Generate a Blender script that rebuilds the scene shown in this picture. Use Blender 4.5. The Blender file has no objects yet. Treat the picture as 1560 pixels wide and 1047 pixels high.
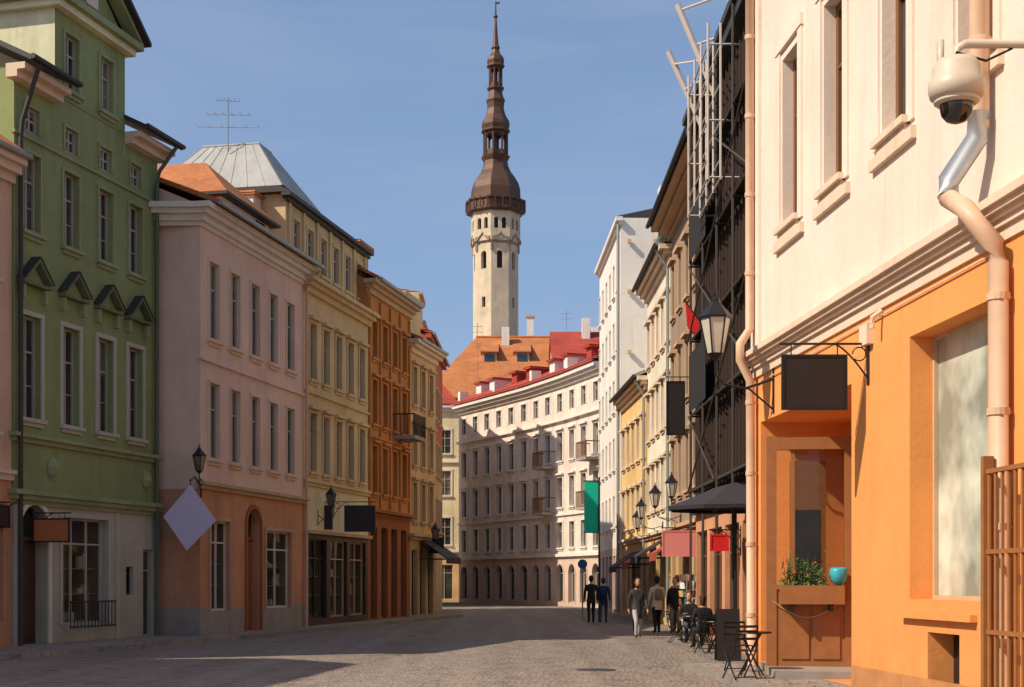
import bpy, math, random
from mathutils import Vector, Matrix
random.seed(7)
D=bpy.data
scene=bpy.context.scene
# ------------------------------------------------------------------ materials
MATS={}
def nodes_mat(name):
    m=D.materials.new(name); m.use_nodes=True
    nt=m.node_tree; b=nt.nodes['Principled BSDF']
    return m,nt,b
def lin(c): return (c[0],c[1],c[2],1)
def mixc(nt,a,b,fac,mode='MIX'):
    n=nt.nodes.new('ShaderNodeMix'); n.data_type='RGBA'; n.blend_type=mode
    for s,v in ((6,a),(7,b),(0,fac)):
        if hasattr(v,'is_linked') or hasattr(v,'links'): nt.links.new(v,n.inputs[s])
        else: n.inputs[s].default_value=v
    return n.outputs[2]
def noise(nt,vec,scale,detail=5,rough=.6):
    n=nt.nodes.new('ShaderNodeTexNoise'); n.inputs['Scale'].default_value=scale
    n.inputs['Detail'].default_value=detail; n.inputs['Roughness'].default_value=rough
    nt.links.new(vec,n.inputs['Vector']); return n.outputs['Fac']
def ramp(nt,fac,a,b):
    n=nt.nodes.new('ShaderNodeMapRange'); n.inputs[1].default_value=a; n.inputs[2].default_value=b
    nt.links.new(fac,n.inputs[0]); return n.outputs[0]
def mul(nt,a,k):
    n=nt.nodes.new('ShaderNodeMath'); n.operation='MULTIPLY'; n.inputs[1].default_value=k; nt.links.new(a,n.inputs[0]); return n.outputs[0]
def coord(nt,scale=(1,1,1),rot=(0,0,0)):
    t=nt.nodes.new('ShaderNodeTexCoord'); m=nt.nodes.new('ShaderNodeMapping')
    m.inputs['Scale'].default_value=scale; m.inputs['Rotation'].default_value=rot
    nt.links.new(t.outputs['Object'],m.inputs['Vector']); return m.outputs[0]
def bump(nt,b,h,strength,dist=.02):
    n=nt.nodes.new('ShaderNodeBump'); n.inputs['Strength'].default_value=strength; n.inputs['Distance'].default_value=dist
    nt.links.new(h,n.inputs['Height']); nt.links.new(n.outputs[0],b.inputs['Normal'])
def plaster(name,col,rough=.88,var=.20,grime=.55,bmp=.4):
    if name in MATS: return MATS[name]
    m,nt,b=nodes_mat(name)
    c=coord(nt); cs=coord(nt,(1.6,1.6,.16))
    n1=ramp(nt,noise(nt,c,.45,6,.65),.32,.68)
    dark=[max(0,x*(1-var)) for x in col]; lite=[min(1,x*(1+var*.5)) for x in col]
    base=mixc(nt,lin(dark),lin(lite),n1)
    g=mul(nt,ramp(nt,noise(nt,cs,1.3,6,.7),.50,.76),grime)
    base=mixc(nt,base,lin([col[0]*.52+.02,col[1]*.48+.015,col[2]*.45+.01]),g)
    p=mul(nt,ramp(nt,noise(nt,c,1.7,3,.8),.56,.62),var*.9)
    base=mixc(nt,base,lin([min(1,x*1.22+.02) for x in col]),p)
    s=mul(nt,ramp(nt,noise(nt,c,11,6,.75),.50,.75),grime*.5)
    base=mixc(nt,base,lin([x*.55 for x in col]),s)
    sep=nt.nodes.new('ShaderNodeSeparateXYZ'); nt.links.new(coord(nt),sep.inputs[0])
    zz=nt.nodes.new('ShaderNodeMapRange'); zz.inputs[1].default_value=1.6; zz.inputs[2].default_value=0; zz.inputs[4].default_value=.5; nt.links.new(sep.outputs[2],zz.inputs[0])
    mm=nt.nodes.new('ShaderNodeMath'); mm.operation='MULTIPLY'; nt.links.new(zz.outputs[0],mm.inputs[0]); nt.links.new(ramp(nt,noise(nt,c,2.2,5,.7),.25,.7),mm.inputs[1])
    base=mixc(nt,base,lin([x*.4+.02 for x in col]),mm.outputs[0])
    nt.links.new(base,b.inputs['Base Color'])
    b.inputs['Roughness'].default_value=rough
    b.inputs['Specular IOR Level'].default_value=.25
    bump(nt,b,noise(nt,c,9,7,.7),bmp,.02)
    MATS[name]=m; return m
def simple(name,col,rough=.5,metal=0,var=.1,spec=.4,scale=6,bmp=0):
    if name in MATS: return MATS[name]
    m,nt,b=nodes_mat(name)
    c=coord(nt); n1=noise(nt,c,scale,4)
    base=mixc(nt,lin([x*(1-var) for x in col]),lin([min(1,x*(1+var)) for x in col]),n1)
    nt.links.new(base,b.inputs['Base Color'])
    b.inputs['Roughness'].default_value=rough; b.inputs['Metallic'].default_value=metal
    b.inputs['Specular IOR Level'].default_value=spec
    if bmp: bump(nt,b,noise(nt,c,scale*3,5),bmp,.01)
    MATS[name]=m; return m
def glass(name,col,rough=.08,spec=.9,bm=.10):
    m,nt,b=nodes_mat(name)
    c=coord(nt); n1=ramp(nt,noise(nt,c,.9,3),.35,.65)
    base=mixc(nt,lin([x*.5 for x in col]),lin([x*1.3 for x in col]),n1)
    nt.links.new(base,b.inputs['Base Color']); b.inputs['Roughness'].default_value=rough
    b.inputs['Specular IOR Level'].default_value=spec
    bump(nt,b,noise(nt,c,1.6,2),bm,.05)
    MATS[name]=m; return m
def clearglass(name):
    m,nt,b=nodes_mat(name)
    b.inputs['Base Color'].default_value=(.02,.02,.02,1); b.inputs['Roughness'].default_value=.05; b.inputs['Specular IOR Level'].default_value=.8
    c=coord(nt); bump(nt,b,noise(nt,c,1.6,2),.06,.05)
    tr=nt.nodes.new('ShaderNodeBsdfTransparent'); tr.inputs[0].default_value=(.92,.95,.92,1); mx=nt.nodes.new('ShaderNodeMixShader'); mx.inputs[0].default_value=.72
    nt.links.new(b.outputs[0],mx.inputs[1]); nt.links.new(tr.outputs[0],mx.inputs[2]); nt.links.new(mx.outputs[0],nt.nodes['Material Output'].inputs[0])
    MATS[name]=m; return m
def tile(name,col,freq=3.2):
    m,nt,b=nodes_mat(name)
    c=coord(nt); w=nt.nodes.new('ShaderNodeTexWave'); w.bands_direction='Z'; w.inputs['Scale'].default_value=freq
    w.inputs['Distortion'].default_value=.6; nt.links.new(c,w.inputs['Vector'])
    n1=ramp(nt,noise(nt,c,.8,7,.75),.3,.7); n2=ramp(nt,noise(nt,c,6,3),.35,.65)
    base=mixc(nt,lin([x*.6 for x in col]),lin([min(1,x*1.2) for x in col]),n1)
    base=mixc(nt,base,lin([x*.5 for x in col]),mul(nt,n2,.45))
    nt.links.new(base,b.inputs['Base Color']); b.inputs['Roughness'].default_value=.85
    bump(nt,b,w.outputs['Fac'],.7,.06); MATS[name]=m; return m
def cobble(name,ca,cb,mortar,scale=1.0,bw=.24,bh=.14):
    m,nt,b=nodes_mat(name)
    c=coord(nt,(scale,scale,scale),(0,0,.12))
    nz=nt.nodes.new('ShaderNodeTexNoise'); nz.inputs['Scale'].default_value=.8; nt.links.new(c,nz.inputs['Vector'])
    va=nt.nodes.new('ShaderNodeVectorMath'); va.operation='MULTIPLY_ADD'; va.inputs[1].default_value=(.35,.35,0); nt.links.new(nz.outputs['Color'],va.inputs[0]); nt.links.new(c,va.inputs[2])
    br=nt.nodes.new('ShaderNodeTexBrick'); br.inputs['Scale'].default_value=1
    br.inputs['Brick Width'].default_value=bw; br.inputs['Row Height'].default_value=bh
    br.inputs['Mortar Size'].default_value=.024; br.inputs['Mortar Smooth'].default_value=.5
    br.inputs['Color1'].default_value=lin(ca); br.inputs['Color2'].default_value=lin(cb); br.inputs['Mortar'].default_value=lin(mortar)
    nt.links.new(va.outputs[0],br.inputs['Vector'])
    n1=ramp(nt,noise(nt,c,.35,6,.7),.3,.7); n2=ramp(nt,noise(nt,c,3.5,4,.7),.3,.72); n3=ramp(nt,noise(nt,c,1.1,6,.8),.50,.62)
    # broad wheel-worn bands running along the street
    cw=coord(nt,(1.0,.03,1),(0,0,.12)); n4=ramp(nt,noise(nt,cw,.9,3,.6),.42,.62)
    col=mixc(nt,br.outputs['Color'],lin([x*.5 for x in ca]),mul(nt,n1,.5))
    col=mixc(nt,col,lin([min(1,x*1.4) for x in cb]),mul(nt,n2,.5))
    col=mixc(nt,col,lin([x*.4 for x in ca]),mul(nt,n3,.6))
    col=mixc(nt,col,lin([min(1,x*1.25) for x in cb]),mul(nt,n4,.35))
    nt.links.new(col,b.inputs['Base Color']); b.inputs['Roughness'].default_value=.75
    h=nt.nodes.new('ShaderNodeMath'); h.operation='SUBTRACT'; nt.links.new(n2,h.inputs[0]); nt.links.new(br.outputs['Fac'],h.inputs[1])
    bump(nt,b,h.outputs[0],1.0,.07); MATS[name]=m; return m

green=plaster('green_plaster',(.29,.335,.14))
greent=plaster('green_trim',(.33,.37,.19))
hoodm=plaster('green_hood_moulding',(.18,.20,.11))
greenlite=plaster('pale_green_plaster',(.80,.76,.50))
pink=plaster('pink_plaster',(.82,.58,.44),var=.12,grime=.4)
salmon=plaster('salmon_plaster',(.64,.31,.17))
beige=plaster('beige_plaster',(.72,.54,.29))
cream=plaster('cream_plaster',(.78,.68,.42),var=.1)
rust=plaster('rust_plaster',(.60,.25,.07))
rustd=plaster('rust_dark_plaster',(.38,.13,.05))
tan=plaster('tan_plaster',(.57,.37,.18))
redw=plaster('red_plaster',(.46,.13,.06))
creampink=plaster('creampink_plaster',(.84,.69,.57),var=.10,grime=.30)
orange=plaster('orange_plaster',(.84,.34,.10),var=.12,grime=.25)
white=plaster('white_plaster',(.80,.74,.66),var=.1,grime=.4)
whitepink=plaster('whitepink_plaster',(.66,.49,.39),var=.1)
yellowp=plaster('yellow_plaster',(.80,.54,.22))
taupe=plaster('taupe_plaster',(.36,.25,.18))
charcoal=plaster('charcoal_cladding',(.035,.028,.025))
stonew=plaster('limestone',(.70,.57,.40),var=.24,grime=.5,bmp=.6)
stoned=plaster('limestone_dark',(.36,.27,.18),var=.2)
greyst=plaster('grey_stone',(.40,.35,.30),var=.2)
trimw=plaster('white_trim',(.78,.71,.62),var=.08,grime=.35,bmp=.15)
trimg=plaster('greyed_trim',(.52,.49,.40),var=.1,grime=.4,bmp=.15)
trimc=plaster('cream_trim',(.76,.59,.44),var=.08,grime=.4,bmp=.15)
trimt=plaster('tan_trim',(.58,.40,.24),var=.1,bmp=.15)
gdark=glass('window_glass',(.035,.034,.032)); gcurt=glass('window_glass_curtain',(.16,.135,.10)); gmid=glass('window_glass_grey',(.075,.075,.07))
gshop=glass('shop_glass',(.05,.05,.035)); gpale=glass('pale_blind_glass',(.56,.57,.46),.25,.5,.01); gclear=clearglass('clear_shop_glass')
frw=simple('white_window_frame',(.42,.38,.31),.5); frb=simple('brown_window_frame',(.20,.09,.035),.5)
brownwood=simple('brown_painted_wood',(.33,.13,.04),.55,bmp=.2,var=.25)
doorw=simple('dark_door_wood',(.07,.03,.02),.5); black=simple('black_painted_metal',(.012,.012,.013),.4)
blacksign=simple('black_sign_board',(.022,.015,.012),.5)
zinc=simple('zinc_sheet',(.30,.32,.30),.45,.3,.2); darkroof=simple('dark_roof_sheet',(.05,.045,.04),.6,.1,.3)
greenmetal=simple('weathered_zinc_roof',(.40,.39,.36),.6,.0,.35,scale=1.5,spec=.25)
pipem=simple('painted_downpipe',(.66,.43,.28),.5,.0,.18,scale=3,bmp=.1); pipeg=simple('galvanised_pipe',(.5,.5,.5),.4,.7,.25)
otile=tile('orange_roof_tiles',(.60,.21,.065)); rtile=tile('red_roof_sheet',(.46,.06,.035),2.0)
copper=simple('brown_copper_spire',(.105,.052,.030),.55,.2,.5,scale=.7,bmp=.2)
purple=simple('pale_lilac_sign',(.60,.55,.72),.6); teal=simple('teal_banner',(.0,.50,.34),.7); pinks=simple('pink_sign',(.80,.25,.21),.7); reds=simple('red_sign',(.75,.02,.02),.6)
osign=simple('orange_brown_sign',(.42,.13,.04),.6)
cloth=simple('dark_canopy',(.035,.03,.035),.8); clothr=simple('red_canopy',(.35,.06,.04),.8); whitep=simple('white_paint',(.78,.74,.68),.5)
lampglass=simple('frosted_lamp_glass',(.55,.50,.40),.25,spec=.6)
leaf=simple('plant_leaves',(.07,.14,.03),.7,var=.5,scale=30); flower=simple('plant_flowers',(.5,.12,.10),.7)
cyan=simple('cyan_bowl',(.05,.38,.48),.3); camw=simple('camera_housing',(.58,.49,.38),.4); camd=glass('smoked_dome',(.01,.01,.01),.04,1.0)
inwall=simple('shop_interior_wall',(.30,.22,.14),.8); goods=[simple('goods_%s'%n,c,.6) for n,c in (('cream',(.75,.68,.5)),('red',(.5,.08,.05)),('teal',(.08,.25,.25)),('ochre',(.6,.38,.1)),('white',(.8,.8,.78)),('brown',(.18,.09,.05)))]
cob=cobble('cobblestone_paving',(.28,.215,.165),(.38,.305,.245),(.075,.058,.045))
pav=cobble('pavement_slabs',(.30,.25,.20),(.36,.30,.25),(.13,.11,.09),1,.6,.4)
kerbm=plaster('granite_kerb',(.32,.28,.24))

# ------------------------------------------------------------------ geometry
class Fr:
    def __init__(s,A,B,side=1):
        s.A=Vector((A[0],A[1])); s.B=Vector((B[0],B[1])); d=s.B-s.A; s.L=d.length; s.u=d/s.L
        s.n=Vector((s.u.y,-s.u.x))*side; s.side=side
    def p(s,u,n,z):
        q=s.A+s.u*u+s.n*n; return Vector((q.x,q.y,z))
    def uy(s,Y): return (Y-s.A.y)/s.u.y
W=Fr((0,0),(1,0),-1)
class Part:
    def __init__(s,name): s.name=name; s.v=[]; s.f=[]; s.fm=[]; s.m=[]
    def mi(s,m):
        if m not in s.m: s.m.append(m)
        return s.m.index(m)
    def poly(s,pts,m):
        i=len(s.v); s.v+= [tuple(p) for p in pts]; s.f.append(list(range(i,i+len(pts)))); s.fm.append(s.mi(m))
    def box(s,F,u0,u1,n0,n1,z0,z1,m):
        c=[F.p(u,n,z) for z in (z0,z1) for n in (n0,n1) for u in (u0,u1)]
        i=len(s.v); s.v+=[tuple(p) for p in c]
        for f in ((0,1,3,2),(4,6,7,5),(0,4,5,1),(2,3,7,6),(0,2,6,4),(1,5,7,3)):
            s.f.append([i+k for k in f]); s.fm.append(s.mi(m))
    def prism(s,a,b,m):
        s.poly(a,m); s.poly(list(reversed(b)),m); k=len(a)
        for j in range(k):
            s.poly([a[j],b[j],b[(j+1)%k],a[(j+1)%k]],m)
    def uprism(s,F,nz,u0,u1,m):
        s.prism([F.p(u0,n,z) for n,z in nz],[F.p(u1,n,z) for n,z in nz],m)
    def nprism(s,F,uz,n0,n1,m):
        s.prism([F.p(u,n0,z) for u,z in uz],[F.p(u,n1,z) for u,z in uz],m)
    def path(s,pts,r,m,seg=8,r2=None):
        pts=[Vector(p) for p in pts]; rings=[]; k=len(pts)
        for i,p in enumerate(pts):
            t=(pts[min(i+1,k-1)]-pts[max(i-1,0)]).normalized()
            up=Vector((0,0,1)) if abs(t.z)<.9 else Vector((0,1,0))
            a=t.cross(up).normalized(); b=t.cross(a).normalized()
            rr=r if r2 is None else r+(r2-r)*i/(k-1)
            base=len(s.v); rings.append(base)
            for j in range(seg):
                an=2*math.pi*j/seg; s.v.append(tuple(p+(a*math.cos(an)+b*math.sin(an))*rr))
        mi=s.mi(m)
        for i in range(k-1):
            for j in range(seg):
                s.f.append([rings[i]+j,rings[i]+(j+1)%seg,rings[i+1]+(j+1)%seg,rings[i+1]+j]); s.fm.append(mi)
        s.f.append([rings[0]+j for j in range(seg)]); s.fm.append(mi)
        s.f.append([rings[-1]+j for j in range(seg)][::-1]); s.fm.append(mi)
    def lathe(s,c,prof,m,seg=16,rot=0,sx=1,sy=1,cap=True):
        mi=s.mi(m); b=len(s.v)
        for r,z in prof:
            for j in range(seg):
                a=rot+2*math.pi*j/seg; s.v.append((c[0]+r*sx*math.cos(a),c[1]+r*sy*math.sin(a),c[2]+z))
        for i in range(len(prof)-1):
            for j in range(seg):
                s.f.append([b+i*seg+j,b+i*seg+(j+1)%seg,b+(i+1)*seg+(j+1)%seg,b+(i+1)*seg+j]); s.fm.append(mi)
        if cap:
            s.f.append([b+j for j in range(seg)][::-1]); s.fm.append(mi)
            s.f.append([b+(len(prof)-1)*seg+j for j in range(seg)]); s.fm.append(mi)
class Obj:
    def __init__(s,name): s.name=name; s.parts={}
    def __getitem__(s,k):
        if k not in s.parts: s.parts[k]=Part(k)
        return s.parts[k]
    def done(s,smooth=(),extra=()):
        e=D.objects.new(s.name,None); scene.collection.objects.link(e)
        for k,p in s.parts.items():
            if not p.f: continue
            me=D.meshes.new(s.name+'_'+k); me.from_pydata(p.v,[],p.f)
            for m in p.m: me.materials.append(m)
            me.polygons.foreach_set('material_index',p.fm)
            if k in smooth: me.polygons.foreach_set('use_smooth',[True]*len(me.polygons))
            me.update()
            o=D.objects.new(s.name+'_'+k,me); scene.collection.objects.link(o); o.parent=e
        for o in extra: o.parent=e
        return e

def op(u0,u1,z0,z1,kind='win',**k):
    d=dict(u0=u0,u1=u1,z0=z0,z1=z1,kind=kind,d=.18); d.update(k); return d
def facade(O,F,L,z0,z1,bands,ops,part='walls'):
    P=O[part]
    us=sorted(set([0,L]+[o[k] for o in ops for k in('u0','u1')])); us=[u for u in us if -1e-6<=u<=L+1e-6]
    zs=sorted(set([z0,z1]+[o[k] for o in ops for k in('z0','z1')]+[b[0] for b in bands if z0<b[0]<z1])); zs=[z for z in zs if z0-1e-6<=z<=z1+1e-6]
    def bm(z):
        for t,m in bands:
            if z<t: return m
        return bands[-1][1]
    for i in range(len(us)-1):
        for j in range(len(zs)-1):
            uc=(us[i]+us[i+1])/2; zc=(zs[j]+zs[j+1])/2
            if any(o['u0']<uc<o['u1'] and o['z0']<zc<o['z1'] for o in ops): continue
            P.poly([F.p(us[i],0,zs[j]),F.p(us[i+1],0,zs[j]),F.p(us[i+1],0,zs[j+1]),F.p(us[i],0,zs[j+1])],bm(zc))
    for o in ops:
        a,b,c,e,d=o['u0'],o['u1'],o['z0'],o['z1'],o['d']; m=o.get('wm',bm((c+e)/2))
        P.poly([F.p(a,0,c),F.p(a,-d,c),F.p(a,-d,e),F.p(a,0,e)],m); P.poly([F.p(b,0,c),F.p(b,-d,c),F.p(b,-d,e),F.p(b,0,e)],m)
        P.poly([F.p(a,0,c),F.p(b,0,c),F.p(b,-d,c),F.p(a,-d,c)],m); P.poly([F.p(a,0,e),F.p(b,0,e),F.p(b,-d,e),F.p(a,-d,e)],m)
        fill(O,F,o,m)
def fill(O,F,o,m):
    a,b,c,e,d=o['u0'],o['u1'],o['z0'],o['z1'],o['d']; k=o['kind']; fm=o.get('fm',frw); fw=o.get('fw',.055); mid=(a+b)/2
    G=O['glass']; R=O['frames']; T=O['trim']
    if k in('win','shop'):
        gm=o.get('gm') or (random.choice([gdark,gdark,gmid,gcurt]) if k=='win' else gshop)
        if o.get('inside'):
            gm=gclear; I=O['shop_interior']; q=-d-1.3
            I.poly([F.p(a,q,c),F.p(b,q,c),F.p(b,q,e),F.p(a,q,e)],inwall)
            for uu in(a,b): I.poly([F.p(uu,-d-.01,c),F.p(uu,q,c),F.p(uu,q,e),F.p(uu,-d-.01,e)],inwall)
            for z_ in(c,e): I.poly([F.p(a,-d-.01,z_),F.p(b,-d-.01,z_),F.p(b,q,z_),F.p(a,q,z_)],inwall)
            for sh in(.02,.28,.52):
                zz=c+(e-c)*sh; dep=.35 if sh<.1 else .2
                I.box(F,a+.03,b-.03,-d-.12-dep,-d-.12,zz,zz+.03,trimt)
                x=a+.12
                while x<b-.3:
                    w_=random.uniform(.1,.28); h_=random.uniform(.12,.5); gmz=random.choice(goods)
                    if random.random()<.75:
                        if random.random()<.5: I.box(F,x,x+w_,-d-.14-dep*.8,-d-.2,zz+.031,zz+h_,gmz)
                        else:
                            r_=w_/2; I.lathe(F.p(x+r_,-d-.15-dep*.5,zz+.031),[(r_*.6,0),(r_,h_*.3),(r_*.9,h_*.6),(r_*.35,h_*.8),(r_*.4,h_)],gmz,10)
                    x+=w_+random.uniform(.03,.15)
        G.poly([F.p(a,-d,c),F.p(b,-d,c),F.p(b,-d,e),F.p(a,-d,e)],gm)
        n0,n1=-d+.003,-d+.06
        R.box(F,a,a+fw,n0,n1,c,e,fm); R.box(F,b-fw,b,n0,n1,c,e,fm)
        R.box(F,a+fw,b-fw,n0,n1-.002,c,c+fw,fm); R.box(F,a+fw,b-fw,n0,n1-.002,e-fw,e,fm)
        if k=='win':
            R.box(F,mid-.028,mid+.028,n0,n1-.004,c+fw,e-fw,fm)
            zt=c+(e-c)*o.get('tr',.66); R.box(F,a+fw,b-fw,n0,n1-.008,zt-.025,zt+.025,fm)
            if o.get('grid'):
                zt=c+(e-c)*.33; R.box(F,a+fw,b-fw,n0,n1-.02,zt-.012,zt+.012,fm)
            if random.random()<.3 and gm is not gcurt:
                zb=e-(e-c)*random.uniform(.2,.55); G.poly([F.p(a+fw,-d+.002,zb),F.p(b-fw,-d+.002,zb),F.p(b-fw,-d+.002,e-fw),F.p(a+fw,-d+.002,e-fw)],gcurt)
        else:
            nn=o.get('mull',2)
            for i in range(1,nn):
                uu=a+(b-a)*i/nn; R.box(F,uu-.03,uu+.03,n0,n1-.004,c+fw,e-fw,fm)
            if not o.get('plain'):
                zt=e-(e-c)*.24; R.box(F,a+fw,b-fw,n0,n1-.008,zt-.025,zt+.025,fm)
    elif k=='door':
        G2=O['door']; zt=e-(e-c)*.24
        G2.poly([F.p(a,-d,c),F.p(b,-d,c),F.p(b,-d,zt),F.p(a,-d,zt)],o.get('dm',doorw))
        G.poly([F.p(a,-d,zt),F.p(b,-d,zt),F.p(b,-d,e),F.p(a,-d,e)],gdark)
        dm=o.get('dm',doorw)
        for (x0,x1) in((a+.08,mid-.04),(mid+.04,b-.08)):
            for (q0,q1) in((c+.15,c+(zt-c)*.42),(c+(zt-c)*.5,zt-.12)):
                G2.box(F,x0,x1,-d+.003,-d+.035,q0,q1,dm)
        G2.box(F,a,b,-d+.002,-d+.09,zt-.05,zt+.05,dm); G2.box(F,mid-.03,mid+.03,-d+.002,-d+.05,c,zt-.05,dm)
    elif k=='void':
        O['walls'].poly([F.p(a,-d,c),F.p(b,-d,c),F.p(b,-d,e),F.p(a,-d,e)],o.get('bm',m))
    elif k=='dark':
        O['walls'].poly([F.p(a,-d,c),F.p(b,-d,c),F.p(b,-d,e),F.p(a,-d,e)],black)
    if o.get('arch'):
        r=(b-a)/2; N=10
        for sgn in(-1,1):
            pts=[(mid,e)]+[(mid+sgn*r*math.sin(math.pi/2*i/N),e-r+r*math.cos(math.pi/2*i/N)) for i in range(1,N+1)]+[(mid+sgn*r,e)]
            O['walls'].nprism(F,pts,0,-d+.08,m)
            ring=[(mid+sgn*(r+.14)*math.sin(math.pi/2*i/N),e-r+(r+.14)*math.cos(math.pi/2*i/N)) for i in range(N+1)]
            inn=[(mid+sgn*r*math.sin(math.pi/2*i/N),e-r+r*math.cos(math.pi/2*i/N)) for i in range(N+1)]
            if o.get('trim'): T.nprism(F,ring+inn[::-1],.0,.05,o['trim'])
        if o.get('trim'):
            for x0,x1 in((a-.14,a-.001),(b+.001,b+.14)): T.box(F,x0,x1,-.01,.05,c,e-r,o['trim'])
    elif o.get('trim'):
        t=o['trim']; w=o.get('tw',.11); pr=o.get('tp',.045)
        T.box(F,a-w,a-.001,-.01,pr,c,e,t); T.box(F,b+.001,b+w,-.01,pr,c,e,t)
        T.box(F,a-w,b+w,-.01,pr+.01,e+.001,e+w,t)
        if o.get('hood'): T.box(F,a-w-.06,b+w+.06,-.01,.20,e+w+.02,e+w+.13,o.get('hm',t))
    if o.get('sill',True) and k=='win':
        t=o.get('trim') or o.get('sm') or m
        T.box(F,a-.14,b+.14,-.02,.13,c-.10,c-.001,t)
        T.box(F,a-.06,b+.06,-.02,.06,c-.20,c-.101,t)
def cornice(O,F,u0,u1,zt,steps,m,part='trim'):
    z=zt
    for h,pr in steps:
        O[part].box(F,u0-(pr if u0<=0 else 0),u1,-.04,pr,z-h,z-.0,m); z-=h
def shell(O,F,L,h,dep,bands,side_near=None,far=True,z0=0):
    P=O['walls']; m=lambda z:[b[1] for b in bands if z<b[0]][0] if any(z<b[0] for b in bands) else bands[-1][1]
    zs=[z0]+[b[0] for b in bands if z0<b[0]<h]+[h]
    for i in range(len(zs)-1):
        a,b=zs[i],zs[i+1]; mm=m((a+b)/2)
        P.poly([F.p(0,0,a),F.p(0,-dep,a),F.p(0,-dep,b),F.p(0,0,b)],mm)
        P.poly([F.p(L,0,a),F.p(L,-dep,a),F.p(L,-dep,b),F.p(L,0,b)],mm)
        P.poly([F.p(0,-dep,a),F.p(L,-dep,a),F.p(L,-dep,b),F.p(0,-dep,b)],mm)
def roof(O,F,L,h,dep,rh,m,ov=.45,gm=None,u0=0,hip=0,edge=None):
    P=O['roof']; t=.14; z=h+.004; a,b=u0-.12,L+.0
    if hip:
        e=[F.p(a,ov,z),F.p(b,ov,z),F.p(b,-dep,z),F.p(a,-dep,z)]; r=[F.p(a+hip,-dep/2,z+rh),F.p(b-hip,-dep/2,z+rh)]
        P.poly([e[0],e[1],r[1],r[0]],m);P.poly([e[1],e[2],r[1]],m);P.poly([e[2],e[3],r[0],r[1]],m);P.poly([e[3],e[0],r[0]],m);P.poly(e,edge or m)
        P.box(F,a,b,ov-.05,ov+.02,z-.12,z+.02,edge or m)
        return
    P.uprism(F,[(ov,z),(ov,z+t),(-dep/2,z+rh+t),(-dep/2,z+rh)],a,b,m)
    P.uprism(F,[(-dep-ov,z),(-dep-ov,z+t),(-dep/2,z+rh+t),(-dep/2,z+rh)],a,b,m)
    if gm:
        for u in(0,L): O['walls'].poly([F.p(u,0,h),F.p(u,-dep,h),F.p(u,-dep/2,h+rh)],gm)
    P.path([F.p(a,ov+.08,z+.02),F.p(b,ov+.08,z+.02)],.08,edge or zinc,8)

# ------------------------------------------------------------------ ground
O=Obj('ground'); O['sheet'].poly([(-1500,-300,0),(1500,-300,0),(1500,2500,0),(-1500,2500,0)],cob); O.done()
XL=lambda Y:-17.96+.209*Y
XR=lambda Y:7.07-.0864*Y
O=Obj('pavement')
O['slabs'].prism([(XL(42.3)+.0,42.3,.1),(XL(42.3)+1.3,42.3,.1),(XL(68)+1.3,68,.1),(XL(68),68,.1)],[(XL(42.3)+.0,42.3,-.1),(XL(42.3)+1.3,42.3,-.1),(XL(68)+1.3,68,-.1),(XL(68),68,-.1)],pav)
O['slabs'].prism([(-15,25,.104),(-12.7,25,.104),(-7.83,42.3,.104),(-10.5,42.3,.104)],[(-15,25,-.1),(-12.7,25,-.1),(-7.83,42.3,-.1),(-10.5,42.3,-.1)],pav)
O['kerb'].prism([(XL(42.3)+1.3,42.3,.12),(XL(42.3)+1.45,42.3,.12),(XL(68)+1.45,68,.12),(XL(68)+1.3,68,.12)],[(XL(42.3)+1.3,42.3,-.1),(XL(42.3)+1.45,42.3,-.1),(XL(68)+1.45,68,-.1),(XL(68)+1.3,68,-.1)],kerbm)
O.done()
O=Obj('pavement')
O['slabs'].prism([(XR(6),6,.1),(XR(6)-1.5,6,.1),(XR(28)-1.2,28,.1),(XR(28),28,.1)],[(XR(6),6,-.1),(XR(6)-1.5,6,-.1),(XR(28)-1.2,28,-.1),(XR(28),28,-.1)],pav)
O['kerb'].prism([(XR(6)-1.5,6,.12),(XR(6)-1.65,6,.12),(XR(28)-1.35,28,.12),(XR(28)-1.2,28,.12)],[(XR(6)-1.5,6,-.1),(XR(6)-1.65,6,-.1),(XR(28)-1.35,28,-.1),(XR(28)-1.2,28,-.1)],kerbm)
O.done()
O=Obj('manhole_cover'); O['lid'].lathe((1.6,27.5,0),[(.38,0),(.38,.01),(.36,.014),(.0,.014)],darkroof,24); O.done()

# ------------------------------------------------------------------ LEFT ROW
O=Obj('peach_townhouse'); F=Fr((-14.2,28.4),(-12.25,35.38),1); L=F.L
peach=plaster('peach_plaster',(.74,.48,.31))
ops=[]
for i in range(3):
    u=1.0+i*2.3
    for z in(5.3,9.0): ops.append(op(u,u+1,z,z+1.9,trim=trimc))
    ops.append(op(u,u+1.3,.7,3.2,'shop',fm=frb))
bands=[(4.2,salmon),(12,peach)]
facade(O,F,L,0,12,bands,ops); shell(O,F,L,12,8,bands); roof(O,F,L,12,8,3,otile,.45,peach)
cornice(O,F,0,L,11.99,[(.18,.45),(.2,.3),(.2,.12)],trimc); cornice(O,F,0,L,4.4,[(.1,.16),(.15,.08)],trimc); O.done()
O=Obj('ochre_townhouse'); F=Fr((-17.3,6),(-15.0,24.2),1); L=F.L
ops=[op(1+i*2.5,2.1+i*2.5,z,z+1.9,trim=trimc) for i in range(7) for z in(5.3,8.6)]+[op(1+i*2.5,2.6+i*2.5,.6,3,'shop') for i in range(7)]
bands=[(4.2,tan),(11,yellowp)]
facade(O,F,L,0,11.5,bands,ops); shell(O,F,L,11.5,9,bands); roof(O,F,L,11.5,9,3,otile,.4,yellowp); cornice(O,F,0,L,11.49,[(.2,.3),(.2,.12)],trimc); O.done()

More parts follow.
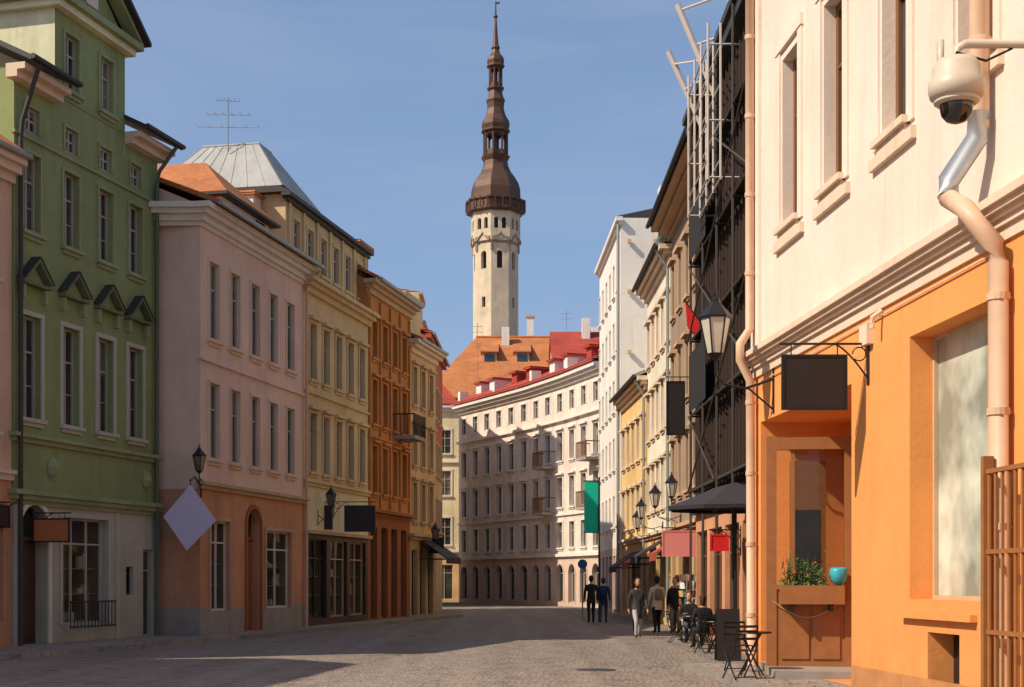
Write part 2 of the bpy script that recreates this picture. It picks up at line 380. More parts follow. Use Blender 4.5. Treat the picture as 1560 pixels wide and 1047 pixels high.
# green gabled townhouse
O=Obj('green_gabled_townhouse'); F=Fr((-12.2,35.4),(-10.38,42.3),1); L=F.L
cols=[.73,2.52,4.24,5.85]; hw=.40
ops=[]
for c in cols:
    ops.append(op(c-hw,c+hw,5.75,8.3,trim=trimg,tw=.12,grid=1,d=.22,gm=gdark))
    ops.append(op(c-.36,c+.36,10.4,12.35,trim=greent,grid=1,d=.2,tw=.08))
    ops.append(op(c-.3,c+.3,12.9,13.5,trim=greent,tr=.5,sill=False,tw=.07,d=.12))
ops.append(op(.25,1.45,.1,3.6,'door',arch=1,trim=trimw,d=.35))
ops.append(op(2.1,4.35,.55,3.35,'shop',fm=trimg,mull=3,trim=trimg,d=.25,inside=1))
ops.append(op(5.35,5.75,1.3,2.1,'shop',fm=black,mull=1))
ops.append(op(6.3,6.9,.1,2.6,'shop',mull=1))
bands=[(3.72,plaster('grey_green_plaster',(.50,.46,.36))),(14.3,green)]
facade(O,F,L,0,14.3,bands,ops); shell(O,F,L,14.3,9,bands)
for c in cols:
    O['trim'].nprism(F,[(c-.62,9.17),(c-.52,9.17),(c,9.64),(c+.52,9.17),(c+.62,9.17),(c,9.76)],0,.26,hoodm)
    O['roof'].nprism(F,[(c-.64,9.17),(c-.62,9.19),(c,9.79),(c+.62,9.19),(c+.64,9.17),(c,9.765)],0,.29,darkroof)
    O['trim'].nprism(F,[(c-.50,9.13),(c+.50,9.13),(c,9.60)],0,.06,green)
    O['trim'].box(F,c-.60,c+.60,-.02,.22,9.04,9.12,hoodm)
    for s in(-.48,.48): O['trim'].box(F,c+s-.06,c+s+.06,-.02,.15,8.68,9.03,greent)
cornice(O,F,0,L,5.35,[(.10,.18),(.12,.08)],greent); cornice(O,F,0,L,3.95,[(.12,.22),(.12,.14),(.12,.06)],greent)
cornice(O,F,0,L,12.75,[(.07,.07)],greent)
for c in(1.6,6.4): O['trim'].lathe(F.p(c,0,4.6),[(.0,-.32),(.14,-.2),(.2,0),(.14,.2),(.0,.32)],greent,8)
for u_ in(.02,4.75,6.95): O['trim'].box(F,u_,u_+.16,-.01,.07,.1,3.58,trimg)
g0,g1=1.75,5.25
for a,b in((-.3,g0),(g1,L+.15)):
    O['trim'].box(F,a,b,-.03,.28,13.95,14.12,trimc); O['trim'].box(F,a,b,-.03,.5,14.121,14.28,trimc)
    O['roof'].uprism(F,[(.7,14.29),(.7,14.42),(-4.5,17.0),(-4.5,16.85)],a-.05,b+.05,darkroof)
    O['roof'].path([F.p(a-.05,.75,14.38),F.p(b+.05,.75,14.38)],.07,darkroof)
gb=[op(2.52-.33,2.52+.33,14.5,15.95,trim=greent,grid=1,d=.16,tw=.08),op(4.24-.33,4.24+.33,14.5,15.95,trim=greent,grid=1,d=.16,tw=.08)]
Fg=Fr(tuple(F.p(g0,.02,0).xy),tuple(F.p(g1,.02,0).xy),1)
for o in gb: o['u0']-=g0; o['u1']-=g0
facade(O,Fg,Fg.L,14.2,16.6,[(99,green)],gb)
P=O['walls']
for u in(g0,g1): P.poly([F.p(u,.02,13.6),F.p(u,-8,13.6),F.p(u,-8,16.6),F.p(u,.02,16.6)],greenlite)
mid=(g0+g1)/2
O['trim'].box(F,g0-.35,g1+.35,-8,.42,16.6,16.78,greent); O['trim'].box(F,g0-.2,g1+.2,-8,.25,16.42,16.599,greenlite)
O['walls'].nprism(F,[(g0,16.79),(g1,16.79),(mid,18.2)],-8,.02,green)
for s,e in((g0-.55,mid),(g1+.55,mid)):
    O['roof'].nprism(F,[(s,16.79),(s,16.90),(e,18.54),(e,18.40)],-8.2,.55,darkroof)
    O['trim'].nprism(F,[(s+(.12 if s<e else -.12),16.70),(s+(.12 if s<e else -.12),16.82),(e,18.38),(e,18.2)],.02,.38,greent)
O['trim'].box(F,mid-.28,mid+.28,.01,.06,17.1,17.5,trimw)
O['pipe'].path([F.p(L-.15,.7,14.3),F.p(L-.25,.2,13.6),F.p(L-.25,.12,13.2),F.p(L-.25,.12,.1)],.06,simple('green_pipe',(.10,.12,.07),.5))
O['pipe'].path([F.p(.02,.7,14.3),F.p(.06,.2,13.0),F.p(.06,.15,12.6),F.p(.06,.15,.1)],.06,darkroof)
for i in range(14): O['railing'].path([F.p(2.12+i*.17,.25,.45),F.p(2.12+i*.17,.25,1.15)],.014,black,5)
for z in(.5,1.15): O['railing'].path([F.p(2.1,.25,z),F.p(4.36,.25,z)],.022,black,5)
O.done()

# pink townhouse
O=Obj('pink_townhouse'); F=Fr((-9.13,42.3),(XL(51.0),51.0),1); L=F.L
ops=[]
for Y in(42.98,44.55,46.15,47.7,49.25):
    u=F.uy(Y)
    ops.append(op(u-.36+.3,u+.36+.3,8.9,11.2,trim=pink,tw=.09,tp=.03,d=.15,gm=gmid)); ops.append(op(u-.36+.3,u+.36+.3,5.35,7.6,trim=pink,tw=.09,tp=.03,d=.15,gm=gmid))
u=lambda Y:F.uy(Y)
ops+= [op(u(43.0),u(44.4),.8,3.5,'shop',fm=trimw,trim=trimt,mull=2,inside=1),op(u(45.75),u(46.85),.1,4.0,'door',arch=1,trim=rustd,d=.3,dm=rustd),op(u(47.35),u(49.6),.8,3.35,'shop',fm=trimw,trim=trimt,mull=2,inside=1)]
bands=[(.9,greyst),(4.4,salmon),(12.7,pink)]
facade(O,F,L,0,12.7,bands,ops); shell(O,F,L,12.7,9,bands)
cornice(O,F,0,L,12.69,[(.16,.5),(.14,.36),(.18,.2),(.12,.08)],trimw); cornice(O,F,0,L,4.62,[(.1,.2),(.12,.1)],trimt); cornice(O,F,0,L,8.25,[(.07,.08)],pink)
Fs=Fr((-9.13,42.3),(-17,42.3),-1)
cornice(O,Fs,.001,7.8,12.688,[(.16,.5),(.14,.36),(.18,.2),(.12,.08)],trimw)
roof(O,F,L,12.7,9,2.0,otile,.6,pink)
a,b=2.6,6.6
O['dormer'].box(F,a,b,-5.2,-.45,12.75,13.75,trimw)
O['dormer'].box(F,b-1.2,b-.5,-.46,-.4,13.0,13.6,gmid)
e=[F.p(a-.3,-.15,13.76),F.p(b+.25,-.15,13.76),F.p(b+.25,-6,13.76),F.p(a-.3,-6,13.76)]; r=[F.p(a+2.3,-2.0,15.45),F.p(a+2.3,-6,15.45)]
O['dormer'].poly([e[0],e[1],r[0]],otile);O['dormer'].poly([e[1],e[2],r[1],r[0]],otile);O['dormer'].poly([e[3],e[0],r[0],r[1]],otile);O['dormer'].poly([e[2],e[3],r[1]],otile)
O['dormer'].box(F,a-.32,b+.27,-6.02,-.13,13.66,13.755,darkroof)
O['chimney'].box(F,7.3,8.0,-2.0,-1.3,12.9,15.0,trimw); O['chimney'].box(F,7.2,8.1,-2.1,-1.2,15.0,15.12,otile)
O['pipe'].path([F.p(L-.1,.62,12.6),F.p(L-.15,.12,12.0),F.p(L-.15,.1,.1)],.06,pipem)
O.done()

# cream townhouse with attic storey
O=Obj('cream_townhouse'); F=Fr((XL(51.02),51.02),(XL(58.2),58.2),1); L=F.L
ops=[]
for i in range(5):
    c=.75+i*1.43
    ops.append(op(c-.33,c+.33,8.9,10.9,trim=beige,tw=.1,hood=1,d=.16)); ops.append(op(c-.33,c+.33,5.6,7.7,trim=beige,tw=.1,hood=1,d=.16))
for i in range(3):
    ops.append(op(.35+i*2.35,2.3+i*2.35,.35,3.2,'shop',fm=black if i<1 else trimt,mull=2,d=.2,inside=1))
bands=[(3.4,doorw),(5.2,cream),(12.4,beige)]
facade(O,F,L,0,12.4,bands,ops); shell(O,F,L,12.4,9,bands)
cornice(O,F,0,L,12.39,[(.14,.5),(.14,.34),(.2,.16)],beige); cornice(O,F,0,L,5.3,[(.1,.16),(.12,.08)],beige); cornice(O,F,0,L,3.5,[(.12,.2)],trimt); cornice(O,F,0,L,8.45,[(.08,.1)],beige)
Fa=Fr((-7.9,50.4),(-7.9+.209*9.2,59.6),1)
ao=[op(.7+i*1.45,1.35+i*1.45,13.1,14.5,trim=beige,tw=.1,d=.12) for i in range(6)]
facade(O,Fa,Fa.L,12.3,15.2,[(99,beige)],ao); shell(O,Fa,Fa.L,15.2,5.2,[(99,beige)],z0=12.3)
cornice(O,Fa,0,Fa.L,15.2,[(.12,.3),(.12,.15)],darkroof)
for i in range(7): O['trim'].box(Fa,.2+i*1.45,.42+i*1.45,-.01,.08,12.5,14.95,beige)
z=15.21; dp=5.2; La=Fa.L
O['roof'].uprism(Fa,[(.3,z),(-.1,z+.22),(-dp,z+.22),(-dp,z)],-.3,La,darkroof)
e=[Fa.p(-.28,.0,z+.23),Fa.p(3.6,.0,z+.23),Fa.p(3.6,-dp,z+.23),Fa.p(-.28,-dp,z+.23)]; r=[Fa.p(1.4,-1.55,z+2.25),Fa.p(2.6,-1.55,z+2.25),Fa.p(2.6,-3.7,z+2.25),Fa.p(1.4,-3.7,z+2.25)]
for q in([e[0],e[1],r[1],r[0]],[e[1],e[2],r[2],r[1]],[e[2],e[3],r[3],r[2]],[e[3],e[0],r[0],r[3]],r): O['roof'].poly(q,greenmetal)
for i in range(9):
    t=i/8; O['roof'].path([e[3].lerp(e[0],t),r[3].lerp(r[0],t)],.022,greenmetal,5)
for i in range(6):
    t=i/5; O['roof'].path([e[0].lerp(e[1],t),r[0].lerp(r[1],t)],.022,greenmetal,5)
O['roof'].path([r[3],r[0],r[1]],.05,greenmetal,6)
O.done()
O=Obj('tv_antenna'); x,y,z=-10.2,51.9,17.3
O['mast'].path([(x,y,z-.2),(x,y,z+1.75)],.022,zinc,6)
for zz,w_ in((z+1.65,.4),(z+1.15,.75),(z+.7,1.1)):
    O['mast'].path([(x-w_,y,zz),(x+w_,y+.1,zz)],.011,zinc,5)
    for k in range(6):
        xx=x-w_+k*2*w_/5; O['mast'].path([(xx,y-.25,zz+.02),(xx,y+.25,zz+.02)],.008,zinc,4)
O.done()

# rust orange townhouse
O=Obj('rust_orange_townhouse'); F=Fr((XL(58.22),58.22),(XL(64.2),64.2),1); L=F.L
ops=[]
for i in range(4):
    c=.8+i*1.45
    ops+= [op(c-.32,c+.32,z,z+h,trim=rust,tw=.1,hood=1,d=.2,fm=frb) for z,h in((10.8,1.5),(8.1,1.8),(5.3,1.9))]
    ops.append(op(c-.45,c+.45,.15,3.9,'shop',fm=frb,mull=1,d=.25))
bands=[(4.3,rustd),(13.8,rust)]
facade(O,F,L,0,13.8,bands,ops); shell(O,F,L,13.8,9,bands); roof(O,F,L,13.8,9,2.6,otile,.5,rust)
cornice(O,F,0,L,13.79,[(.16,.5),(.14,.3),(.2,.14)],trimt); cornice(O,F,0,L,4.6,[(.12,.3),(.14,.12)],rustd); cornice(O,F,0,L,7.6,[(.08,.1)],rust)
for i in range(5): O['trim'].box(F,.02+i*1.45,.16+i*1.45,-.01,.09,4.7,13.2,rust)
O['balcony'].box(F,3.4,5.2,.0,1.0,7.75,7.9,greyst)
for i in range(12): O['balcony'].path([F.p(3.42+i*.16,.97,7.9),F.p(3.42+i*.16,.97,8.8)],.02,black,5)
for k in(0,1,2,3): O['balcony'].path([F.p(3.42,.1+k*.28,7.9),F.p(3.42,.1+k*.28,8.8)],.02,black,5)
O['balcony'].path([F.p(3.42,0,8.8),F.p(3.42,.97,8.8),F.p(5.2,.97,8.8)],.03,black,5)
O['dormer'].box(F,.4,1.9,-2.4,-.6,14.2,15.4,rust); O['dormer'].box(F,.2,2.1,-2.6,-.4,15.4,15.55,otile)
O['chimney'].box(F,3.0,3.8,-3,-2.2,14.5,16.2,rust); O['chimney'].box(F,2.9,3.9,-3.1,-2.1,16.2,16.35,trimt)
O.done()
# tan townhouse
O=Obj('tan_townhouse'); F=Fr((XL(64.22),64.22),(XL(68.6),68.6),1); L=F.L
ops=[]
for i in range(3):
    c=.75+i*1.4
    ops+= [op(c-.32,c+.32,z,z+1.7,trim=trimt,tw=.1,hood=1,d=.2) for z in(9.6,6.9,4.4)]; ops.append(op(c-.45,c+.45,.15,3.1,'shop',fm=black,mull=1,d=.25))
bands=[(3.6,tan),(12.4,plaster('ochre_tan_plaster',(.68,.45,.21)))]
facade(O,F,L,0,12.4,bands,ops); shell(O,F,L,12.4,9,bands); roof(O,F,L,12.4,9,2,otile,.5,tan)
cornice(O,F,0,L,12.39,[(.16,.55),(.14,.35),(.2,.14)],trimc); cornice(O,F,0,L,3.8,[(.12,.3),(.14,.12)],trimt)
O['attic'].box(F,1.2,4.3,-3.5,-.7,12.6,14.7,beige); O['attic'].box(F,1.05,4.45,-3.7,-.5,14.7,14.85,trimt)
O.done()
O=Obj('red_townhouse'); F=Fr((-4.25,72),(-4.0,83),1); L=F.L
ops=[op(1+i*1.7,1.8+i*1.7,z,z+1.7,trim=trimt) for i in range(6) for z in(4.4,7.4,10.4)]
bands=[(9,tan),(14.3,redw)]
facade(O,F,L,0,14.0,bands,ops); shell(O,F,L,14.0,8,bands); roof(O,F,L,14.0,8,1.2,rtile,.3,redw); cornice(O,F,0,L,13.99,[(.2,.25)],redw); O.done()
O=Obj('beige_shadow_block'); bands=[(4,tan),(99,plaster('light_beige_plaster',(.72,.58,.38)))]  # added, mostly hidden block; heights stepped to cast a shadow on the white house
for (y0,y1,h) in((92.6,96.2,20.2),(96.2,100.5,19.0),(100.5,106,17.2),(106,112,16.2)):
    F=Fr((-5.95,y0),(-5.95,y1-.01),1); L=F.L
    ops=[op(.6+i*1.9,1.5+i*1.9,z,z+1.7,trim=trimc) for i in range(int((L-.6)/1.9)) for z in(4.6,7.8,11,14)]
    facade(O,F,L,0,h,bands,ops); shell(O,F,L,h,2.6,bands); cornice(O,F,0,L,h,[(.15,.2)],trimt); O['roof'].uprism(F,[(.2,h+.01),(-1.3,h+.25),(-2.7,h+.01)],0,L,otile)
O.done()

# ------------------------------------------------------------------ END OF STREET
O=Obj('yellow_corner_house'); F=Fr((-15,117),(-4.2,117),1); L=F.L
yel2=plaster('pale_yellow_plaster',(.84,.70,.42))
ops=[op(L-1.75-i*2.3,L-.75-i*2.3,z,z+h,trim=trimw,grid=1,d=.15,tw=.14) for i in range(4) for z,h in((4.6,2.2),(8.6,2.0),(12,1.9))]+[op(L-2.0-i*2.4,L-.6-i*2.4,.2,3.0,'shop',mull=2) for i in range(4)]
bands=[(3.9,plaster('yelloworange_plaster',(.75,.45,.2))),(16,yel2)]
facade(O,F,L,0,16,bands,ops); shell(O,F,L,16,9,bands); roof(O,F,L,16,9,3.2,rtile,.4,yel2,hip=2.5)
cornice(O,F,0,L,15.99,[(.3,.4),(.3,.2)],trimw); cornice(O,F,0,L,4.2,[(.2,.25)],trimw); cornice(O,F,0,L,11.4,[(.15,.15)],trimw); O.done()

O=Obj('white_curved_apartment_house')
rosy=plaster('rosy_white_plaster',(.80,.66,.56))
pts=[(5.6,89.5),(3.6,95.6),(1.3,101.5),(-1.4,107.2),(-4.15,112.8)]
for k in range(4):
    F=Fr(pts[k],pts[k+1],-1); L=F.L; ops=[]
    for i in range(3):
        c=L*(i+.5)/3
        ops.append(op(c-.42,c+.42,13.0,14.2,trim=white,tw=.12,sill=False,gm=gmid)); ops.append(op(c-.45,c+.45,9.7,11.6,trim=white,tw=.14,hood=1,d=.25))
        ops.append(op(c-.45,c+.45,6.6,8.6,trim=white,tw=.14,hood=1,d=.25)); ops.append(op(c-.45,c+.45,3.9,5.6,trim=white,tw=.12,d=.2)); ops.append(op(c-.6,c+.6,.3,2.8,'shop',mull=1,arch=1,d=.3,trim=whitepink))
    bands=[(3.3,whitepink),(99,rosy)]
    facade(O,F,L,0,15.3,bands,ops); shell(O,F,L,15.3,9,bands)
    cornice(O,F,.001,L,15.29,[(.25,.6),(.2,.4),(.25,.15)],trimw); cornice(O,F,.001,L,3.5,[(.2,.2)],trimw); cornice(O,F,.001,L,12.5,[(.18,.22)],trimw); cornice(O,F,.001,L,6.15,[(.12,.12)],trimw)
    O['roof'].uprism(F,[(.7,15.31),(.7,15.45),(-5,18.0),(-5,17.8)],0,L,rtile); O['roof'].uprism(F,[(-10,15.31),(-10,15.45),(-5,18.0),(-5,17.8)],-.8,L+.8,rtile)
    O['walls'].box(F,L-.5,L-.1,-.6,.12,15.46,16.4,white)
    for q in(.33,.72):
        O['dormers'].box(F,L*q-.45,L*q+.45,-2.6,-.9,15.9,16.9,white if k%2 else rtile); O['dormers'].box(F,L*q-.6,L*q+.6,-2.9,-.7,16.9,17.05,rtile)
    if k<2:
        for z in(6.3,9.4):
            O['balcony'].box(F,.4+k*1.5,2.2+k*1.5,0,.95,z-.15,z,greyst)
            for j in range(11): O['balcony'].path([F.p(.42+k*1.5+j*.176,.92,z),F.p(.42+k*1.5+j*.176,.92,z+1)],.025,frb,4)
            O['balcony'].path([F.p(.42+k*1.5,0,z+1),F.p(.42+k*1.5,.92,z+1),F.p(2.18+k*1.5,.92,z+1),F.p(2.18+k*1.5,0,z+1)],.04,frb,5)
O.done()

O=Obj('orange_roofed_hall'); F=Fr((-7.5,123),(9.0,123),1); L=F.L
ops=[op(1+i*2.5,2+i*2.5,z,z+2,trim=trimw) for i in range(6) for z in(5,9,13)]
facade(O,F,L,0,17.2,[(99,yel2)],ops); shell(O,F,L,17.2,20,[(99,yel2)])
a=[F.p(-.4,.5,17.2),F.p(L,.5,17.2),F.p(L,-21,17.2),F.p(-.4,-21,17.2)]; r=[F.p(4.2,-10,24.1),F.p(L,-10,24.1)]
O['roof'].poly([a[0],a[1],r[1],r[0]],otile);O['roof'].poly([a[2],a[3],r[0],r[1]],otile);O['roof'].poly([a[3],a[0],r[0]],otile);O['roof'].poly([a[1],a[2],r[1]],otile)
O['roof'].path([r[0],r[1]],.15,otile)
for x in(5.5,8.4,11.6):
    O['dormers'].box(F,x-.65,x+.65,-8,-5.6,21.0,22.0,trimt); O['dormers'].box(F,x-.45,x+.45,-5.61,-5.55,21.15,21.9,gdark); O['dormers'].uprism(F,[(-5.3,22.01),(-5.3,22.12),(-9,23.4),(-9,22.01)],x-.8,x+.8,otile)
for x in(6.9,14.2,15.0): O['chimney'].box(F,x-.35,x+.35,-9.2,-8.5,22.6,24.8,white)
O['chimney'].box(F,8.9,9.5,-12,-11.3,23,26.2,white); O['chimney'].box(F,8.8,9.6,-12.1,-11.2,26.2,26.4,trimt)
O.done()
O=Obj('red_roofed_house'); F=Fr((3.0,106),(12,106),1); L=F.L
facade(O,F,L,0,17.6,[(99,white)],[op(1+i*2.5,2+i*2.5,13.5,15.5) for i in range(3)]); shell(O,F,L,17.6,9,[(99,white)]); roof(O,F,L,17.6,9,3.0,rtile,.4,white)
O['chimney'].box(F,2.3,2.9,-4,-3.3,18.5,21.6,white)
O.done()
O=Obj('rooftop_antenna')
for x,y,z,h in((-3.0,125,19,5.0),(5.0,133,24,2.6)):
    O['mast'].path([(x,y,z),(x,y,z+h)],.03,zinc,5)
    for k in range(2): O['mast'].path([(x-.5,y,z+h-.3-.5*k),(x+.5,y,z+h-.3-.5*k)],.018,zinc,4)
O.done()

# ------------------------------------------------------------------ TOWER
O=Obj('town_hall_tower'); cx,cy=-1.77,156
def octF(ap,k):
    s=ap*math.tan(math.pi/8); a=math.pi/4*k+math.radians(12); n=Vector((math.cos(a),math.sin(a))); t=Vector((-n.y,n.x)); c=Vector((cx,cy))+n*ap
    return Fr(tuple(c-t*s),tuple(c+t*s),1)
for k in range(8):
    F=octF(2.3,k); L=F.L; c=L/2
    ops=[op(c-.34,c+.34,35.0,36.9,'dark',arch=1,d=.5),op(c-.22,c+.22,30.9,32.0,'dark',d=.4)] if k%2==1 else [op(c-.32,c+.32,35.0,36.9,'dark',arch=1,d=.5)]
    facade(O,F,L,8,37.9,[(99,stonew)],ops)
    F2=octF(2.5,k); L=F2.L; c=L/2
    ops=[op(c-.66,c-.18,39.2,40.4,'dark',arch=1,d=.4),op(c+.18,c+.66,39.2,40.4,'dark',arch=1,d=.4)]
    facade(O,F2,L,37.9,41.0,[(99,stonew)],ops)
    N=6
    for s in(-1,1):
        O['trim'].nprism(F2,[(c+s*.9,37.9),(c+s*.9,38.35)]+[(c+s*(.9-.9*math.sin(q*math.pi/2/N)),38.35+.55*(1-math.cos(q*math.pi/2/N))) for q in range(1,N+1)]+[(c+s*.0,38.72)]+[(c+s*.72,37.9)],-.02,.14,stoned)
    for s in(.05,L-.2): O['trim'].box(F,s,s+.15,-.02,.10,36.9,37.9,stoned)
O['walls'].lathe((cx,cy,0),[(2.4,37.6),(2.75,37.95)],stoned,8,math.radians(12+22.5))
O['walls'].lathe((cx,cy,0),[(2.55,40.95),(2.75,41.1)],stonew,8,math.radians(12+22.5))
ro=math.radians(34.5)
O['spire'].lathe((cx,cy,0),[(2.8,41.1),(3.25,41.3),(3.25,41.5),(3.1,41.55),(3.1,42.3),(3.3,42.4),(3.3,42.6),(2.75,42.7),(2.72,43.2),(2.7,43.8),(2.5,44.5),(2.1,45.2),(1.65,45.8),(1.4,46.4),(1.32,46.9),(1.55,47.3),(1.6,47.45),(1.2,47.5)],copper,8,ro)
for k in range(24):
    a=k*math.pi/12; O['spire'].path([(cx+3.2*math.cos(a),cy+3.2*math.sin(a),41.4),(cx+3.2*math.cos(a),cy+3.2*math.sin(a),42.5)],.07,copper,5)
def lantern_st(z0,z1,r,pr):
    for k in range(8):
        a=ro+math.pi/4*k; x,y=cx+r*math.cos(a),cy+r*math.sin(a)
        O['lantern'].path([(x,y,z0),(x,y,z1)],pr,copper,6)
        F=Fr((x,y),(cx+r*math.cos(a+math.pi/4),cy+r*math.sin(a+math.pi/4)),1); L=F.L
        O['lantern'].box(F,0,L,-.12,0,z0,z0+.6*(z1-z0)/2.4,copper)
        pts=[(0,z1)]+[(L/2-L*.38*math.cos(q*math.pi/8),z1-.5*(z1-z0)/2.4+.35*(z1-z0)/2.4*math.sin(q*math.pi/8)) for q in range(9)]+[(L,z1)]
        O['lantern'].nprism(F,pts,0,-.12,copper)
lantern_st(47.45,49.95,1.25,.13)
O['lantern'].path([(cx,cy,47),(cx,cy,50.5)],.16,copper,8)
O['spire'].lathe((cx,cy,0),[(1.25,49.95),(1.6,50.1),(1.6,50.25),(1.45,50.35),(1.55,50.8),(1.5,51.2),(1.1,51.9),(.9,52.6),(.95,53.2),(1.05,53.5),(.8,54.0),(.72,54.5),(.95,54.75),(.95,54.9),(.7,54.95)],copper,8,ro)
lantern_st(54.9,57.0,.66,.09)
O['lantern'].path([(cx,cy,54.8),(cx,cy,57.2)],.08,copper,8)
O['spire'].lathe((cx,cy,0),[(.7,57.0),(1.0,57.15),(1.0,57.25),(.88,57.4),(.95,57.8),(.85,58.15),(.5,58.6),(.38,59.0),(.5,59.2),(.34,59.5),(.24,60.5),(.12,62.4),(.05,64.3)],copper,8,ro)
O['spire'].lathe((cx,cy,62.6),[(.02,-.25),(.22,-.1),(.25,0),(.22,.1),(.02,.25)],copper,10)
O['spire'].nprism(Fr((cx,cy),(cx+1,cy),1),[(0,63.9),(.45,64.0),(.45,64.2),(0,64.15)],0,.04,copper)
O.done()

# ------------------------------------------------------------------ RIGHT ROW
O=Obj('orange_cream_corner_building'); F=Fr((XR(6),6),(XR(27.8),27.8),-1); L=F.L; uy=F.uy
ops=[]
for Y in(25.35,22.9,20.15,17.4,14.6,11.8,9.0):
    ops.append(op(uy(Y)-.5,uy(Y)+.5,8.0,11.0,d=.26,fm=frb,gm=gdark if Y>24 else gmid,trim=None,sm=trimc,fw=.12))
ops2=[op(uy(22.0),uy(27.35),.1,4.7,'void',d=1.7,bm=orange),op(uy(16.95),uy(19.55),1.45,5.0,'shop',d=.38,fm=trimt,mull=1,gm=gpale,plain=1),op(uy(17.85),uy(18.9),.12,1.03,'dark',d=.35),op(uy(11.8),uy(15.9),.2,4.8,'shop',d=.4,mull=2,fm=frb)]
bands=[(5.7,orange),(99,creampink)]
facade(O,F,L,0,14.4,bands,ops+ops2); shell(O,F,L,14.4,12,bands)
cornice(O,F,0,L,6.05,[(.10,.26),(.07,.20),(.06,.14),(.08,.09),(.16,.04)],trimc)
for o in ops:
    c=(o['u0']+o['u1'])/2
    O['trim'].box(F,c-.86,c+.86,-.01,.08,7.62,7.79,trimc)
    for s in(-1,1):
        e=c+s*.68; O['trim'].box(F,e-.12,e+.12,-.01,.04,7.9,11.15,creampink)
    O['trim'].box(F,c-.82,c+.82,-.01,.06,11.16,11.36,creampink)
cornice(O,F,0,L,14.39,[(.25,.6),(.2,.4),(.3,.15)],trimc)
O['trim'].box(F,uy(17.3),uy(19.75),-.01,.10,1.2,1.29,orange)
O['trim'].box(F,0,uy(21.9),-.01,.04,.1,.42,plaster('orange_plinth',(.60,.26,.10)))
O['trim'].box(F,L-.55,L+.02,-.01,.07,6.1,13.6,creampink)
roof(O,F,L,14.4,12,3,otile,.6,creampink)
O['fixings'].box(F,uy(21.0),uy(21.35),.0,.1,5.15,5.45,trimc)
O['fixings'].path([F.p(uy(20.6),.02,5.55),F.p(uy(20.6),.16,5.45),F.p(uy(20.6),.16,5.3)],.035,trimc)
O['fixings'].path([F.p(uy(16.6),.03,5.5),F.p(uy(27.5),.03,5.45)],.012,trimc,5)
O.done()
def pipe(name,F,pts,r,m,collars=True):
    O=Obj(name); O['pipe'].path([F.p(*p) for p in pts],r,m,14)
    for i in range(len(pts)-1):
        a,b=Vector(pts[i]),Vector(pts[i+1])
        if abs(b.z-a.z)>2 and collars:
            k=int(abs(b.z-a.z)/1.6)
            for j in range(k+1):
                t=(j+.3)/(k+1); q=a.lerp(b,t); O['collars'].path([F.p(q.x,q.y,q.z-.04),F.p(q.x,q.y,q.z+.04)],r*1.14,m,14)
                O['collars'].path([F.p(q.x,0,q.z),F.p(q.x,q.y,q.z)],.02,m,6)
    O.done(smooth=('pipe',))
pipe('downpipe',F,[(uy(16.85),.17,14),(uy(16.85),.17,7.0),(uy(16.85),.2,6.85),(uy(17.1),.44,6.4),(uy(17.05),.46,6.2),(uy(16.55),.46,5.95),(uy(16.4),.4,5.75),(uy(16.35),.2,5.5),(uy(16.35),.16,5.3),(uy(16.35),.16,.1)],.115,pipem)
O=Obj('pipe_elbow'); O['elbow'].path([F.p(uy(16.85),.17,7.15),F.p(uy(16.85),.2,6.85),F.p(uy(17.1),.44,6.42),F.p(uy(17.05),.46,6.22)],.13,pipeg,14); O.done(smooth=('elbow',))
pipe('downpipe',F,[(L-.25,.16,14),(L-.25,.16,6.5),(L-.3,.36,6.2),(L-.3,.36,5.9),(L-.25,.15,5.5),(L-.25,.13,.1)],.085,pipem)
O=Obj('iron_gate')
for i in range(7):
    u=uy(15.2)+i*.17; O['bars'].path([F.p(u,.32,.1),F.p(u,.32,2.95)],.022,brownwood,6)
for z in(.35,1.1,2.0,2.9): O['bars'].box(F,uy(15.15),uy(16.3),.29,.35,z,z+.05,brownwood)
for u in(uy(15.15),uy(16.28)): O['bars'].box(F,u-.04,u+.04,.26,.38,.1,3.1,brownwood)
O.done()
O=Obj('wooden_windbreak'); Fw=Fr((4.42,25.1),(5.95,24.9),1); L=Fw.L
O['frame'].box(Fw,0,.17,-.08,.08,.1,4.2,brownwood); O['frame'].box(Fw,L-.22,L,-.08,.08,.1,4.2,brownwood)
O['frame'].box(Fw,.17,L-.22,-.08,.08,3.97,4.18,brownwood); O['frame'].box(Fw,.17,L-.22,-.06,.06,.2,1.55,brownwood)
O['frame'].box(Fw,.17,L-.22,-.09,.09,1.55,1.63,brownwood); O['frame'].box(Fw,.17,L-.22,-.09,.09,.1,.2,brownwood)
O['frame'].box(Fw,.42,.48,-.04,.04,1.63,3.97,brownwood)
for a,b in((.25,.72),(.78,L-.3)): O['frame'].box(Fw,a,b,.061,.085,.35,1.4,brownwood)
O['chain'].path([Fw.p(.1+.09*i,.12,1.35-.28*math.sin(math.pi*i/13)) for i in range(14)],.009,trimt,5)
O['glass'].box(Fw,.48,L-.22,-.006,.006,1.63,3.97,gclear)
O.done()
O=Obj('shop_door'); Fd2=Fr((5.1,26.55),(5.75,26.5),1)
O['leaf'].box(Fd2,0,.65,-.04,.04,.1,3.9,brownwood); O['glass'].box(Fd2,.1,.55,.041,.05,1.2,3.0,gdark); O['panel'].box(Fd2,.1,.55,.041,.06,.3,1.0,brownwood); O.done()
O=Obj('planter_box'); O['box'].box(Fw,.22,L-.25,.1,.42,1.3,1.62,brownwood)
O['bracket'].box(Fw,.4,.46,.086,.4,1.18,1.3,black); O['bracket'].box(Fw,L-.5,L-.44,.086,.4,1.18,1.3,black)
P=O['leaves']
